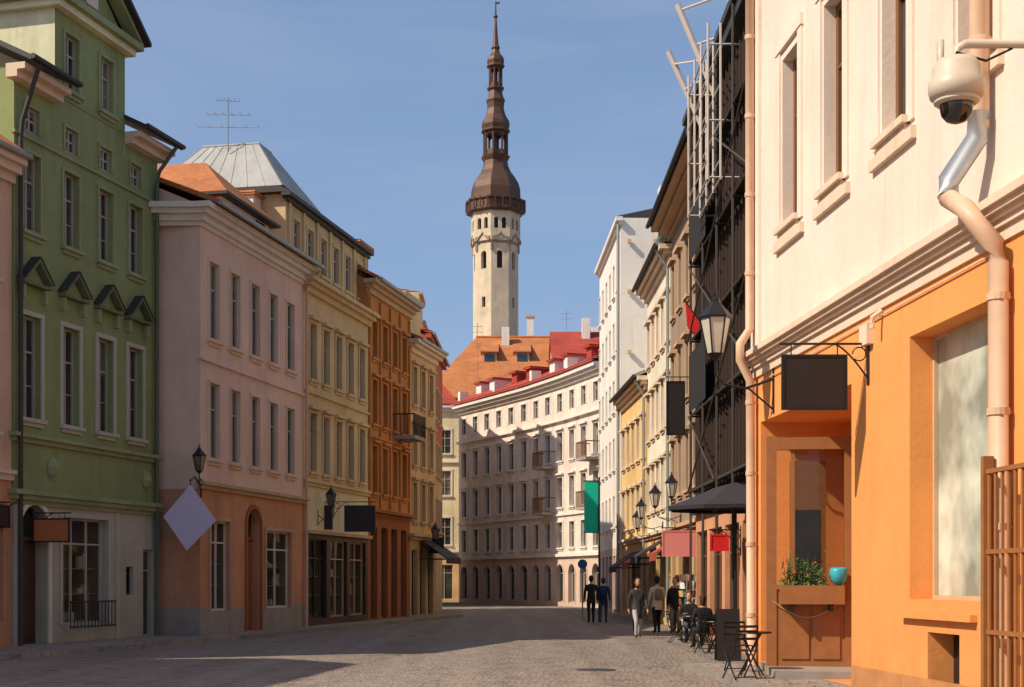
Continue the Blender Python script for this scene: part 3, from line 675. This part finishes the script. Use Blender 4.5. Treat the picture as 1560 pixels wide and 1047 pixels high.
for i in range(420):
    c=Fw.p(random.uniform(.25,L-.55),random.uniform(.12,.4),1.6+abs(random.gauss(.0,.2)))
    if c.z>2.2: continue
    a=Vector((random.gauss(0,1),random.gauss(0,1),random.gauss(0,1))).normalized(); b=a.orthogonal().normalized(); s=random.uniform(.02,.05)
    P.poly([c,c+a*s+b*s*.45,c+a*s*2,c+a*s-b*s*.45],leaf if random.random()<.93 else flower)
for i in range(26):
    c=Fw.p(random.uniform(.3,.8),.25,1.6); P.path([c,c+Vector((random.uniform(-.1,.1),random.uniform(-.08,.08),random.uniform(.35,.62)))],.008,leaf,4,.002)
O.done()
O=Obj('cyan_bowl'); O['bowl'].lathe(Fw.p(L-.34,.25,1.63),[(.05,0),(.13,.06),(.155,.16),(.15,.26),(.12,.30),(.10,.26)],cyan,16); O.done(smooth=('bowl',))
O=Obj('step_stone'); O['step'].prism([(4.3,23.6,.22),(5.9,23.4,.22),(5.9,26.6,.22),(4.55,26.6,.22)],[(4.3,23.6,0),(5.9,23.4,0),(5.9,26.6,0),(4.55,26.6,0)],greyst); O.done()

def hang_sign(name,x0,x1,y,z0,z1,wall_x,m,zb=None,right=True,th=.05,frame=black):
    O=Obj(name); zb=zb or z1+.16
    O['board'].box(W,x0,x1,y,y+th,z0,z1,m)
    for a,b,c,d in((x0-.02,x1+.02,z0-.02,z0+.02),(x0-.02,x1+.02,z1-.02,z1+.02)): O['rim'].box(W,a,b,y-.012,y+th+.012,c,d,frame)
    for a in(x0,x1): O['rim'].box(W,a-.02,a+.02,y-.014,y+th+.014,z0+.02,z1-.02,frame)
    far=min(x0,x1)-.05 if right else max(x0,x1)+.05
    O['bracket'].path([(wall_x,y+th/2,zb),(far,y+th/2,zb)],.018,black,6)
    for a in(x0+.12,x1-.12): O['bracket'].path([(a,y+th/2,z1),(a,y+th/2,zb)],.01,black,5)
    s=1 if right else -1
    pts=[]
    for i in range(13):
        t=i/12; pts.append((wall_x-s*(.02+.5*t),y+th/2,zb-.5*(1-t)**1.5 ))
    O['bracket'].path(pts,.014,black,6)
    O['bracket'].path([(wall_x-s*(.14+.1*math.cos(a/2)),y+th/2,zb-.15+.1*math.sin(a/2)) for a in range(12)],.011,black,5)
    O['bracket'].box(W,wall_x-.02,wall_x+.02,y-.03,y+.08,zb-.6,zb+.1,black)
    return O.done()
hang_sign('hanging_shop_sign',3.98,4.90,21.2,4.23,5.00,XR(21.2),blacksign,5.18)
hang_sign('hanging_shop_sign',4.83,5.37,45,6.25,7.9,6.0,blacksign,8.05)
hang_sign('hanging_shop_sign',4.55,5.65,43.6,2.45,3.2,6.0,pinks,3.3,frame=pinks)
hang_sign('hanging_shop_sign',4.68,5.08,34,2.42,2.78,5.4,reds,2.9,frame=reds)
hang_sign('hanging_shop_sign',-6.25,-5.12,54,3.55,4.5,XL(54),blacksign,4.65,False)
hang_sign('hanging_shop_sign',-7.2,-6.6,53.0,3.6,4.45,XL(53)-.1,blacksign,4.6,False)
hang_sign('hanging_shop_sign',-12.0,-11.1,36.2,2.68,3.25,-12.0,osign,3.4,False)
hang_sign('hanging_shop_sign',-13.0,-12.15,34.9,3.0,3.5,-12.5,doorw,3.6,False)
hang_sign('hanging_shop_sign',-3.9,-3.2,67.5,3.0,3.7,XL(67.5),blacksign,3.8,False)
O=Obj('lilac_diamond_sign'); c=(-9.15,3.5)
dia=[(c[0]-.74,c[1]+.02),(c[0]-.08,c[1]-.95),(c[0]+.74,c[1]-.1),(c[0]+.02,c[1]+.92)]
O['board'].prism([(x,41,z) for x,z in dia],[(x,41.06,z) for x,z in dia],purple)
O['bracket'].path([(-9.13,42.3,4.5),(-9.13,41.6,4.7),(-9.13,41.03,4.55),(-9.13,41.03,4.42)],.03,black,6); O.done()

def street_lantern(pos,s,wall,m=lampglass,drop=.35,up=False):
    O=Obj('wall_lantern'); x,y,z=pos
    O['glass'].lathe(pos,[(.13*s,0),(.24*s,.55*s)],m,6)
    for k in range(6):
        a=2*math.pi*k/6; O['frame'].path([(x+.135*s*math.cos(a),y+.135*s*math.sin(a),z),(x+.245*s*math.cos(a),y+.245*s*math.sin(a),z+.55*s)],.014*s,black,5)
    O['cap'].lathe((x,y,z+.55*s),[(.27*s,0),(.28*s,.03*s),(.17*s,.16*s),(.08*s,.26*s),(.07*s,.32*s),(.02*s,.36*s),(.03*s,.40*s),(.005*s,.48*s)],black,6)
    O['base'].lathe((x,y,z-.12*s),[(.02*s,0),(.06*s,.03*s),(.14*s,.12*s)],black,8)
    w=Vector(wall); b=Vector((x,y,z-.12*s))
    pts=[b]+[b+Vector((0,0,-drop*.6*s))*1.0, b.lerp(w,.15)+Vector((0,0,-drop*s)), b.lerp(w,.5)+Vector((0,0,-drop*s*1.1)), Vector((w.x,w.y,b.z-drop*s*.8))]
    O['bracket'].path(pts,.022*s,black,6)
    e=pts[-1]; O['bracket'].path([e+Vector((0,0,-.5*s)),e.lerp(pts[2],.5)+Vector((0,0,-.12*s)),pts[2]],.016*s,black,6)
    O['bracket'].path([e+Vector((0,0,-.55*s)),e+Vector((0,0,.2*s))],.03*s,black,6)
    O.done()
street_lantern((3.72,26.4,5.85),1.15,(XR(26.4),26.4,5.6))
street_lantern((5.0,45.3,4.35),.75,(6.0,45.3,4))
street_lantern((5.05,51,4.35),.8,(6.0,51,4)); street_lantern((5.1,57,4.2),.8,(5.96,57,4)); street_lantern((5.2,60,3.9),.8,(5.93,60,4))
street_lantern((-8.95,41.35,4.85),.75,(-9.1,42.3,4.6),gcurt); street_lantern((-6.55,52.3,4.4),.75,(XL(52.3),52.3,4),gcurt); street_lantern((-3.5,66,3.6),.8,(XL(66),66,3.6),gcurt)

O=Obj('security_camera'); x,y,z=4.0,13,6.16
O['housing'].lathe((x,y,z),[(.20,-.13),(.235,-.11),(.25,-.05),(.25,.02),(.22,.05),(.21,.16),(.17,.22),(.06,.26)],camw,28)
O['dome'].lathe((x,y,z-.13),[(.02,-.22),(.09,-.195),(.135,-.14),(.15,-.07),(.15,-.0)],camd,24)
O['ring'].lathe((x,y,z-.13),[(.17,-.05),(.20,-.03),(.20,.0)],camw,24)
O['arm'].path([(x,y,z+.25),(x,y,z+.33),(x+.08,y,z+.37),(XR(13),y,z+.37)],.04,camw,12); O['arm'].box(W,x-.17,x-.12,y-.03,y+.03,z+.05,z+.4,camw)
O['plate'].box(W,XR(13)-.06,XR(13)+.05,y-.12,y+.12,z+.2,z+.55,camw)
O['arm'].path([(x-.02,y-.04,z+.28),(x+.25,y-.05,z+.2),(x+.5,y,z+.33)],.012,black,6)
O.done(smooth=('housing','dome','arm'))

O=Obj('dark_clad_building'); F=Fr((5.42,28.3),(5.35,42.0),-1); L=F.L
ops=[op(1.2+i*2.4,2.2+i*2.4,z,z+2.0,fm=frb,gm=gdark,sill=False) for i in range(5) for z in(4.6,8.2,11.6)]+[op(.6+i*2.7,2.8+i*2.7,.2,3.1,'shop',fm=frb,mull=2,inside=1) for i in range(5)]
bands=[(3.6,salmon),(99,charcoal)]
facade(O,F,L,0,14.9,bands,ops); shell(O,F,L,14.9,10,[(99,charcoal)]); cornice(O,F,0,L,14.9,[(.3,.3)],darkroof); cornice(O,F,0,L,3.8,[(.2,.2)],darkroof)
O['roof'].uprism(F,[(.4,14.91),(.4,15.1),(-5,17),(-10,14.91)],0,L,darkroof)
for i in range(26): O['cladding'].box(F,.3+i*.52,.36+i*.52,.0,.07,3.9,14.5,simple('dark_brown_batten',(.06,.035,.025),.7))
O.done()
O=Obj('scaffolding'); sc=simple('scaffold_tube',(.09,.075,.06),.5,.3); scl=simple('pale_painted_steel',(.62,.53,.46),.5); nett=simple('debris_netting',(.02,.018,.016),.9)
for Y in(30.5,33,35.5,38,40.5):
    u=F.uy(Y)
    O['tubes'].path([F.p(u,.35,0),F.p(u,.35,15.2)],.035,sc,6)
    for z in(4.2,6.3,8.4,10.5,12.6): O['tubes'].path([F.p(u,0,z),F.p(u,.35,z)],.03,sc,6)
for z in(4.2,6.3,8.4,10.5,12.6):
    O['tubes'].path([F.p(F.uy(30.5),.35,z),F.p(F.uy(40.5),.35,z)],.03,sc,6); O['decks'].box(F,F.uy(30.5),F.uy(40.5),.08,.33,z+.04,z+.08,nett)
for z in(6.3,10.5): O['netting'].box(F,F.uy(37.2),F.uy(40.5),.39,.40,z+.1,z+1.7,nett)
for i,z in enumerate((4.2,6.3,8.4,10.5)):
    a,b=(30.5,35.5) if i%2 else (35.5,40.5)
    O['tubes'].path([F.p(F.uy(a),.42,z),F.p(F.uy(b),.42,z+2.1)],.025,sc,6); O['tubes'].path([F.p(F.uy(b),.42,z),F.p(F.uy(a),.42,z+2.1)],.025,sc,6)
for n in(.45,.75):
    for Y in(34.2,35.4,36.6,37.8): O['cage'].path([F.p(F.uy(Y),n,11.2),F.p(F.uy(Y),n,14.9)],.03,scl,6)
    for z in(11.25,11.7,12.6,13.5,14.4): O['cage'].path([F.p(F.uy(34.2),n,z),F.p(F.uy(37.8),n,z)],.025,scl,6)
for Y in(34.2,37.8):
    for z in(11.25,12.6,14.4): O['cage'].path([F.p(F.uy(Y),0,z),F.p(F.uy(Y),.75,z)],.025,scl,6)
O.done()
O=Obj('red_flag'); O['staff'].path([(5.4,40,8.6),(4.75,40,9.5)],.02,black,6); O['cloth'].prism([(4.8,40,9.42),(5.2,40,8.88),(5.15,40,8.5),(5.0,40,8.55),(4.85,40,8.75)],[(4.8,40.01,9.42),(5.2,40.01,8.88),(5.15,40.06,8.5),(5.0,40.05,8.55),(4.85,40.03,8.75)],reds); O.done()
O=Obj('roof_outrigger_frame')
O['beams'].path([(5.35,40,14.1),(4.33,40,16.35)],.085,scl,8); O['beams'].path([(5.28,37.5,14.3),(4.3,37.5,16.65)],.085,scl,8)
O['rods'].path([(4.36,37.5,16.5),(5.5,36.6,16.6)],.03,scl,6); O['rods'].path([(4.75,37.5,15.6),(5.6,36.9,15.7)],.03,scl,6); O['rods'].path([(4.5,40,16.0),(4.9,37.5,15.2)],.03,scl,6); O['rods'].path([(4.8,40,15.3),(5.1,37.5,14.8)],.03,scl,6)
O['rods'].path([(5.5,36.6,16.6),(5.5,36.6,14.9)],.04,scl,6); O['rods'].path([(5.6,36.9,15.7),(5.6,36.9,14.9)],.04,scl,6)
O.done()
def rhouse(name,A,B,h,bands,rows,n,dep=9,rh=2.5,rm=darkroof,ov=.6,tm=trimc,ground=3.2,w=.42,gm=None,fm=frw,canopy=None):
    O=Obj(name); F=Fr(A,B,-1); L=F.L; ops=[]
    for i in range(n):
        c=L*(i+.5)/n
        for z,hh in rows: ops.append(op(c-w,c+w,z,z+hh,trim=tm,tw=.1,d=.2,hood=hh>1.6,fm=fm))
        ops.append(op(c-w*1.3,c+w*1.3,.25,ground-.3,'shop',mull=1,d=.25,fm=frb))
    facade(O,F,L,0,h,bands,ops); shell(O,F,L,h,dep,bands); roof(O,F,L,h,dep,rh,rm,ov,bands[-1][1],edge=darkroof)
    cornice(O,F,0,L,h-.002,[(.18,ov-.05),(.16,ov*.6),(.2,.14)],tm); cornice(O,F,0,L,ground+.5,[(.12,.2),(.12,.1)],tm)
    O['pipe'].path([F.p(.15,ov,h-.1),F.p(.15,.12,h-.8),F.p(.15,.12,.1)],.06,zinc)
    return O,F
O,F=rhouse('taupe_townhouse',(6.02,42.05),(5.98,54.4),15.0,[(3.6,tan),(99,taupe)],[(4.8,1.9),(8.0,1.9),(11.4,1.9)],6,rm=darkroof,ov=.8,tm=trimt,fm=frb); O.done()
O,F=rhouse('cream_yellow_townhouse',(6.0,54.45),(5.9,63),14.3,[(3.6,yellowp),(99,plaster('pale_cream_plaster',(.82,.75,.58)))],[(4.6,1.8),(7.7,1.8),(10.9,1.7)],5,rm=zinc,ov=.55); O.done()
O,F=rhouse('yellow_townhouse',(5.88,63.05),(5.48,72),10.6,[(3.4,tan),(99,yellowp)],[(4.2,1.7),(7.2,1.7)],5,rm=zinc,ov=.5,rh=2.0); O.done()
O=Obj('tall_white_building'); F=Fr((5.45,72.05),(5.12,84.5),-1); L=F.L
ops=[op(1+i*2.1,1.8+i*2.1,z,z+1.6,d=.2,trim=white,tw=.08) for i in range(6) for z in(4.5,7.5,10.5,13.5,16.5)]+[op(1+i*2.1,2.2+i*2.1,.2,3,'shop',fm=frb,mull=1) for i in range(6)]
facade(O,F,L,0,19.8,[(3.4,whitepink),(99,white)],ops); shell(O,F,L,19.8,9,[(99,white)]); cornice(O,F,0,L,19.8,[(.2,.3),(.15,.15)],trimw)
O['roof'].uprism(F,[(.2,19.81),(.2,19.9),(-4,20.8),(-9,19.81)],0,L,darkroof)
Fs=Fr((5.45,72.0),(14,72.0),1)
for z in(7,10,13,16,18.5):
    for k in(.3,1.6,2.9): O['trim'].box(Fs,k,k+.18,0,.25,z,z+.18,trimt)
O['chimney'].box(F,2,3,-3.2,-2.2,20,22,white); O['chimney'].box(F,6,6.8,-1.6,-.8,19.9,21,white)
O['pipe'].path([F.p(.1,.15,19.5),F.p(.1,.15,.1)],.08,zinc)
O.done()
O=Obj('dark_roofed_backhouse'); F=Fr((7.8,66),(7.6,71),-1)
facade(O,F,F.L,0,18.2,[(99,white)],[op(1+i*1.6,1.7+i*1.6,15,16.5) for i in range(2)]); shell(O,F,F.L,18.2,8,[(99,white)]); roof(O,F,F.L,18.2,8,1.5,zinc,.5,white); cornice(O,F,0,F.L,18.19,[(.3,.4)],zinc); O.done()

def awning(name,F,u0,u1,z,out,m,drop=.7):
    O=Obj(name)
    O['cloth'].uprism(F,[(0,z),(0,z+.05),(out,z-drop+.05),(out,z-drop-.22),(out-.02,z-drop-.22),(out-.02,z-drop)],u0,u1,m)
    for u in(u0+.05,u1-.05): O['arms'].path([F.p(u,0,z-drop),F.p(u,out-.05,z-drop)],.02,black,6)
    O.done()
Fd=Fr((5.42,28.3),(5.35,42.0),-1); Ft=Fr((6.02,42.05),(5.98,54.4),-1); Fc=Fr((6.0,54.45),(5.9,63),-1); Fy=Fr((5.88,63.05),(5.48,72),-1)
awning('shop_awning',Ft,6.2,8.4,3.3,1.2,clothr); awning('shop_awning',Fc,1,3.6,3.3,1.2,cloth); awning('shop_awning',Fc,5,7.6,3.1,1.2,clothr); awning('shop_awning',Fy,2,5,3.0,1.1,cloth)
Fl=Fr((XL(64.22),64.22),(XL(68.6),68.6),1); awning('shop_awning',Fl,1.5,4.2,3.6,1.3,cloth,.9)
O=Obj('cafe_parasol')
O['canopy'].lathe((4.95,32.0,3.25),[(1.55,0),(1.57,.08),(1.1,.24),(.5,.5),(.05,.62)],cloth,8,.2,cap=False); O['pole'].path([(4.95,32,0),(4.95,32,3.8)],.03,black,8)
for k in range(8):
    a=.2+k*math.pi/4; O['ribs'].path([(4.95,32,3.7),(4.95+1.5*math.cos(a),32+1.5*math.sin(a),3.28)],.012,black,4)
O.done()
for (px_,py_) in((5.0,41.3),(5.45,43.2)):
    O=Obj('postcard_rack'); O['pole'].path([(px_,py_,0),(px_,py_,1.9)],.02,zinc,6); O['base'].lathe((px_,py_,0),[(.28,0),(.28,.03),(.03,.06)],black,12)
    for lv in range(6):
        for k in range(6):
            a=k*math.pi/3+lv*.2; r_=.2; n=Vector((math.cos(a),math.sin(a),0)); t=Vector((-n.y,n.x,0)); c=Vector((px_,py_,.55+lv*.23))+n*r_
            O['cards'].prism([c-t*.08,c+t*.08,c+t*.08+n*.03+Vector((0,0,.18)),c-t*.08+n*.03+Vector((0,0,.18))],[q+n*.008 for q in (c-t*.08,c+t*.08,c+t*.08+n*.03+Vector((0,0,.18)),c-t*.08+n*.03+Vector((0,0,.18)))],random.choice(goods))
            O['wires'].path([(px_,py_,.56+lv*.23),tuple(c)],.006,zinc,4)
    O.done()

O=Obj('banner_pole'); x,y=3.62,60
O['pole'].path([(x,y,0),(x,y,6.0)],.04,black,8); O['arm'].path([(x-.65,y,5.85),(x,y,5.85)],.02,black,6); O['arm'].path([(x-.65,y,3.7),(x,y,3.7)],.02,black,6)
O['banner'].prism([(x-.62,y,3.7),(x-.03,y+.02,3.72),(x-.03,y+.02,5.83),(x-.62,y,5.83)],[(x-.62,y+.02,3.7),(x-.03,y+.04,3.72),(x-.03,y+.04,5.83),(x-.62,y+.02,5.83)],teal)
O.done()
O=Obj('traffic_sign'); x,y=2.95,60.5; O['post'].path([(x,y,0),(x,y,2.6)],.03,zinc,8)
Fq=Fr((x,y),(x+1,y),1)
O['disc'].nprism(Fq,[(.2*math.cos(a*math.pi/10),2.4+.2*math.sin(a*math.pi/10)) for a in range(20)],.04,.06,simple('blue_sign_face',(.02,.07,.25),.4)); O.done()

def chair(x,y,rot,z=0,m=black):
    O=Obj('folding_chair'); c,s=math.cos(rot),math.sin(rot)
    T=lambda a,b,h:(x+a*c-b*s,y+a*s+b*c,z+h)
    for a in(-.19,.19):
        O['frame'].path([T(a,-.24,0),T(a,.2,.46),],.014,m,6); O['frame'].path([T(a,.24,0),T(a,-.2,.46),T(a,-.27,.88)],.014,m,6)
    for k in range(6): O['seat'].prism([T(-.2,-.18+k*.07,.455),T(.2,-.18+k*.07,.455),T(.2,-.13+k*.07,.455),T(-.2,-.13+k*.07,.455)],[T(-.2,-.18+k*.07,.47),T(.2,-.18+k*.07,.47),T(.2,-.13+k*.07,.47),T(-.2,-.13+k*.07,.47)],m)
    for h in(.66,.78,.86): O['back'].path([T(-.19,-.235-(h-.66)*.17,h),T(.19,-.235-(h-.66)*.17,h)],.024,m,6)
    O['frame'].path([T(-.19,-.2,.04),T(.19,-.2,.04)],.01,m,5); O.done()
def table(x,y,z=0,r=.34):
    O=Obj('bistro_table'); O['top'].lathe((x,y,z+.72),[(r,0),(r+.01,.01),(r,.03)],black,20)
    for a in(0,math.pi/2):
        for s in(-1,1):
            O['legs'].path([(x+s*.27*math.cos(a+.5),y+s*.27*math.sin(a+.5),z),(x-s*.22*math.cos(a+.5),y-s*.22*math.sin(a+.5),z+.72)],.014,black,6)
    O.done()
table(4.0,24.2,.1); chair(3.72,23.6,.3,.1); chair(4.0,25.5,3.3,.1)
table(4.9,36.5); chair(4.75,35.7,.2); chair(4.9,37.4,3.0); table(4.9,39.3); chair(4.5,39.4,-1.5); chair(4.9,40.1,3.1); chair(4.55,33.8,.4); table(4.85,34.3)
O=Obj('menu_board')
for s in(-1,1): O['boards'].prism([(4.35,30.8+s*.25,0),(4.85,30.8+s*.25,0),(4.85,30.8,1.1),(4.35,30.8,1.1)],[(4.35,30.82+s*.25,0),(4.85,30.82+s*.25,0),(4.85,30.82,1.1),(4.35,30.82,1.1)],blacksign)
O.done()

# ------------------------------------------------------------------ PEOPLE
skin=simple('skin',(.50,.28,.19),.5); shoe=simple('shoe_leather',(.03,.02,.02),.5)
def person(x,y,H,head,top,bot,hair,stride=.0,sit=False,z=0,long=False,arm=0.0,zz=0,bag=False):
    S=H/1.75; st=stride
    if sit: hz=.50; K=[(.11,.42,.50),(-.11,.42,.50)]; A=[(.12,.45,.09),(-.12,.40,.09)]
    else: hz=.93; K=[(.10,.10*(st>0)+st*.9,.50),(-.10,-st*.5,.50)]; A=[(.10,st*1.25,.085),(-.10,-st*1.5,.10+st*.2)]
    V=[(0,0,hz),(0,-.01,hz+.20),(0,0,hz+.42),(0,0,hz+.57),(0,.02,hz+.66)]; R=[(.155,.115),(.14,.10),(.17,.115),(.06,.06),(.055,.06)]
    E=[(0,1),(1,2),(2,3),(3,4)]; lab=['top','top','top','skin']
    def add(v,r): V.append(v); R.append(r); return len(V)-1
    hands=[]
    for i,s in enumerate((1,-1)):
        sw=-st*s*.9
        sh=add((s*.19,0,hz+.49),(.075,.075))
        if sit or arm and i==0: el=add((s*.26,.04,hz+.22),(.052,.052)); wr=add((s*.17,.27,hz+.28),(.034,.034)); hd=(s*.13,.34,hz+.30)
        else: el=add((s*.25,sw*.3-.03,hz+.22),(.052,.052)); wr=add((s*.26,sw+.05,hz-.03),(.034,.034)); hd=(s*.26,sw+.08,hz-.12)
        E.extend([(2,sh),(sh,el),(el,wr)]); lab.extend(['top','top','top']); hands.append((V[wr],hd,s))
        hp=add((s*.10,.0,hz-.03),(.10,.105)); kn=add(K[i],(.066,.068)); an=add(A[i],(.045,.048)); toe=add((A[i][0]+s*.02,A[i][1]+.16,.045),(.042,.035))
        E.extend([(0,hp),(hp,kn),(kn,an),(an,toe)]); lab.extend(['bot','bot','bot','shoe'])
    me=D.meshes.new('b'); me.from_pydata(V,E,[]); ob=D.objects.new('b',me); scene.collection.objects.link(ob)
    ob.modifiers.new('s','SKIN')
    sv=me.skin_vertices[0].data
    for i,r in enumerate(R): sv[i].radius=r; sv[i].use_root=(i==0)
    ss=ob.modifiers.new('d','SUBSURF'); ss.levels=2
    dg=bpy.context.evaluated_depsgraph_get(); dg.update(); nm=D.meshes.new_from_object(ob.evaluated_get(dg)); D.objects.remove(ob)
    nm.materials.clear()
    order=['top','bot','skin','shoe']; mm={'top':top,'bot':bot,'skin':skin,'shoe':shoe}
    for k in order: nm.materials.append(mm[k])
    VV=[Vector(v) for v in V]
    for p in nm.polygons:
        c=p.center; best=9; bl='top'
        for (a,b),l in zip(E,lab):
            A0,B0=VV[a],VV[b]; d=B0-A0; t=max(0,min(1,(c-A0).dot(d)/d.length_squared)); dist=(c-(A0+d*t)).length
            if dist<best: best=dist; bl=l
        if bl=='bot' and c.z>hz-.06 and not sit: bl='top'
        p.material_index=order.index(bl); p.use_smooth=True
    M=Matrix.Translation((x,y,zz))@Matrix.Rotation(head,4,'Z')@Matrix.Scale(S,4)
    nm.transform(M); body=D.objects.new('person_body',nm); scene.collection.objects.link(body)
    O=Obj('person'); hc=(0,.03,hz+.77)
    Hd=O['head']; prof=[(.02,-.125),(.05,-.115),(.068,-.08),(.078,-.03),(.08,.02),(.078,.06),(.062,.10),(.03,.122),(.004,.128)]
    Hd.lathe(hc,prof,skin,14,0,.95,1.15)
    Hd.prism([(-.012,.12,hc[2]+.015),(.012,.12,hc[2]+.015),(.016,.12,hc[2]-.03),(-.016,.12,hc[2]-.03)],[(-.004,.125,hc[2]+.015),(.004,.125,hc[2]+.015),(.01,.145,hc[2]-.03),(-.01,.145,hc[2]-.03)],skin)
    for s in(-1,1):
        Hd.lathe((s*.08,.02,hc[2]-.005),[(.004,-.03),(.014,-.015),(.016,.015),(.006,.03)],skin,8); O['face'].lathe((s*.03,.112,hc[2]+.012),[(.002,-.008),(.009,0),(.002,.008)],black,8)
    O['face'].box(W,-.022,.022,.108,.118,hc[2]-.062,hc[2]-.052,pinks)
    O['hair'].lathe((0,.01,hc[2]+.0),[(.05,-.10 if not long else -.2),(.075,-.06),(.086,0),(.09,.05),(.075,.11),(.04,.14),(.005,.148)],hair,14,0,1,1.05)
    for wv,hd,s in hands:
        w=Vector(wv); h=Vector(hd); d=(h-w).normalized(); side=Vector((0,1,0)) if abs(d.z)>.7 else Vector((1,0,0))
        O['hands'].path([w,w.lerp(h,.5),h],.026,skin,8,.03)
        for q,ln in zip((-.027,-.009,.009,.027),(.062,.075,.072,.056)):
            b=h+side*q; k=b+d*ln*.55; O['hands'].path([b-d*.01,k,k+(d+Vector((-s*.5,0,0))).normalized()*ln*.45],.009,skin,6,.006)
        b=w.lerp(h,.4)+side*.026; O['hands'].path([b,b+side*.025+d*.03,b+side*.028+d*.06],.010,skin,6,.007)
    if not sit:
        O['jacket'].lathe((0,0,hz),[(.165,-.16 if not long else -.34),(.16,-.02),(.15,.12),(.16,.2)],top,16,0,1,.76,cap=False)
        O['jacket'].lathe((0,.0,hz+.50),[(.085,-.02),(.07,.05),(.065,.075)],top,12,0,1,1,cap=False)
    if bag:
        O['backpack'].lathe((0,-.18,hz+.14),[(.06,0),(.13,.03),(.14,.2),(.12,.32),(.05,.37)],bag,12,0,1,.6)
    for p in O.parts.values(): p.v=[tuple(M@Vector(v)) for v in p.v]
    O.done(smooth=('head','hair','jacket','hands','backpack'),extra=(body,))
ck=lambda n,c:simple(n,c,.85,bmp=.3,scale=12)
navy=ck('navy_jacket',(.015,.03,.09)); blk=ck('black_coat',(.015,.014,.014)); jean=ck('blue_jeans',(.05,.07,.12)); ljean=ck('pale_jeans',(.42,.41,.40)); wht=ck('cream_jumper',(.62,.48,.34)); gry=ck('grey_coat',(.05,.045,.045)); khaki=ck('khaki_trousers',(.22,.16,.10))
hb=ck('brown_hair',(.06,.03,.015)); hbl=ck('blond_hair',(.30,.19,.09)); hk=ck('dark_hair',(.015,.012,.01))
person(3.15,57.5,1.82,.1,blk,blk,hk,.06); person(3.65,57.8,1.74,-.1,navy,jean,hb,.12,bag=navy)
person(3.72,42.8,1.70,3.3,gry,ljean,hb,.16,long=True); person(4.65,46.3,1.76,.2,wht,blk,hk,.10,arm=1,bag=khaki)
person(5.25,46.5,1.72,2.9,blk,khaki,hb,.05); person(5.45,47.6,1.80,.3,blk,jean,hk,.02); person(4.15,48.0,1.68,3.1,gry,blk,hbl,.1)
person(4.9,40.05,1.74,3.14,blk,jean,hb,0,sit=True); person(4.72,35.75,1.7,.2,blk,blk,hb,0,sit=True,long=True)

# ------------------------------------------------------------------ light, sky, camera
d=Vector((1,.48,-1.02)).normalized()
sun=D.lights.new('sun','SUN'); sun.energy=5.0; sun.angle=math.radians(.5); sun.color=(1,.88,.71)
so=D.objects.new('sun',sun); scene.collection.objects.link(so); so.rotation_euler=d.to_track_quat('-Z','Y').to_euler(); so.location=(-60,-30,70)
w=D.worlds.new('World'); scene.world=w; w.use_nodes=True; nt=w.node_tree; bg=nt.nodes['Background']
sky=nt.nodes.new('ShaderNodeTexSky'); sky.sky_type='NISHITA'; sky.sun_disc=False
sky.sun_elevation=math.asin(-d.z); sky.sun_rotation=math.atan2(-d.x,-d.y)%(2*math.pi); sky.air_density=1.1; sky.dust_density=1.5; sky.ozone_density=1.0
tc=nt.nodes.new('ShaderNodeTexCoord'); mp=nt.nodes.new('ShaderNodeMapping'); mp.inputs['Scale'].default_value=(1.2,1.2,6); mp.inputs['Rotation'].default_value=(.15,.1,.3)
nt.links.new(tc.outputs['Generated'],mp.inputs[0]); nz=nt.nodes.new('ShaderNodeTexNoise'); nz.inputs['Scale'].default_value=1.8; nz.inputs['Detail'].default_value=7; nz.inputs['Roughness'].default_value=.55; nz.inputs['Distortion'].default_value=.6; nt.links.new(mp.outputs[0],nz.inputs['Vector'])
sx=nt.nodes.new('ShaderNodeSeparateXYZ'); nt.links.new(tc.outputs['Generated'],sx.inputs[0])
hz=nt.nodes.new('ShaderNodeMapRange'); hz.inputs[1].default_value=0.0; hz.inputs[2].default_value=.5; hz.inputs[3].default_value=.62; hz.inputs[4].default_value=.34; nt.links.new(sx.outputs[2],hz.inputs[0])
m0=nt.nodes.new('ShaderNodeMix'); m0.data_type='RGBA'; nt.links.new(hz.outputs[0],m0.inputs[0]); nt.links.new(sky.outputs[0],m0.inputs[6]); m0.inputs[7].default_value=(2.5,3.9,6.9,1)
cl=nt.nodes.new('ShaderNodeMapRange'); cl.inputs[1].default_value=.5; cl.inputs[2].default_value=.85; cl.inputs[4].default_value=.26; nt.links.new(nz.outputs['Fac'],cl.inputs[0])
mx=nt.nodes.new('ShaderNodeMix'); mx.data_type='RGBA'; nt.links.new(cl.outputs[0],mx.inputs[0]); nt.links.new(m0.outputs[2],mx.inputs[6]); mx.inputs[7].default_value=(5.3,5.5,6.3,1)
nt.links.new(mx.outputs[2],bg.inputs['Color']); bg.inputs['Strength'].default_value=.11
cam=D.cameras.new('camera'); cam.sensor_width=36; cam.lens=50.8; cam.shift_y=.2317; cam.clip_end=5000; cam.clip_start=.1
co=D.objects.new('camera',cam); scene.collection.objects.link(co); co.location=(0,0,1.7); co.rotation_euler=(math.pi/2,0,0); scene.camera=co
scene.view_settings.view_transform='Standard'; scene.view_settings.look='None'; scene.view_settings.exposure=0
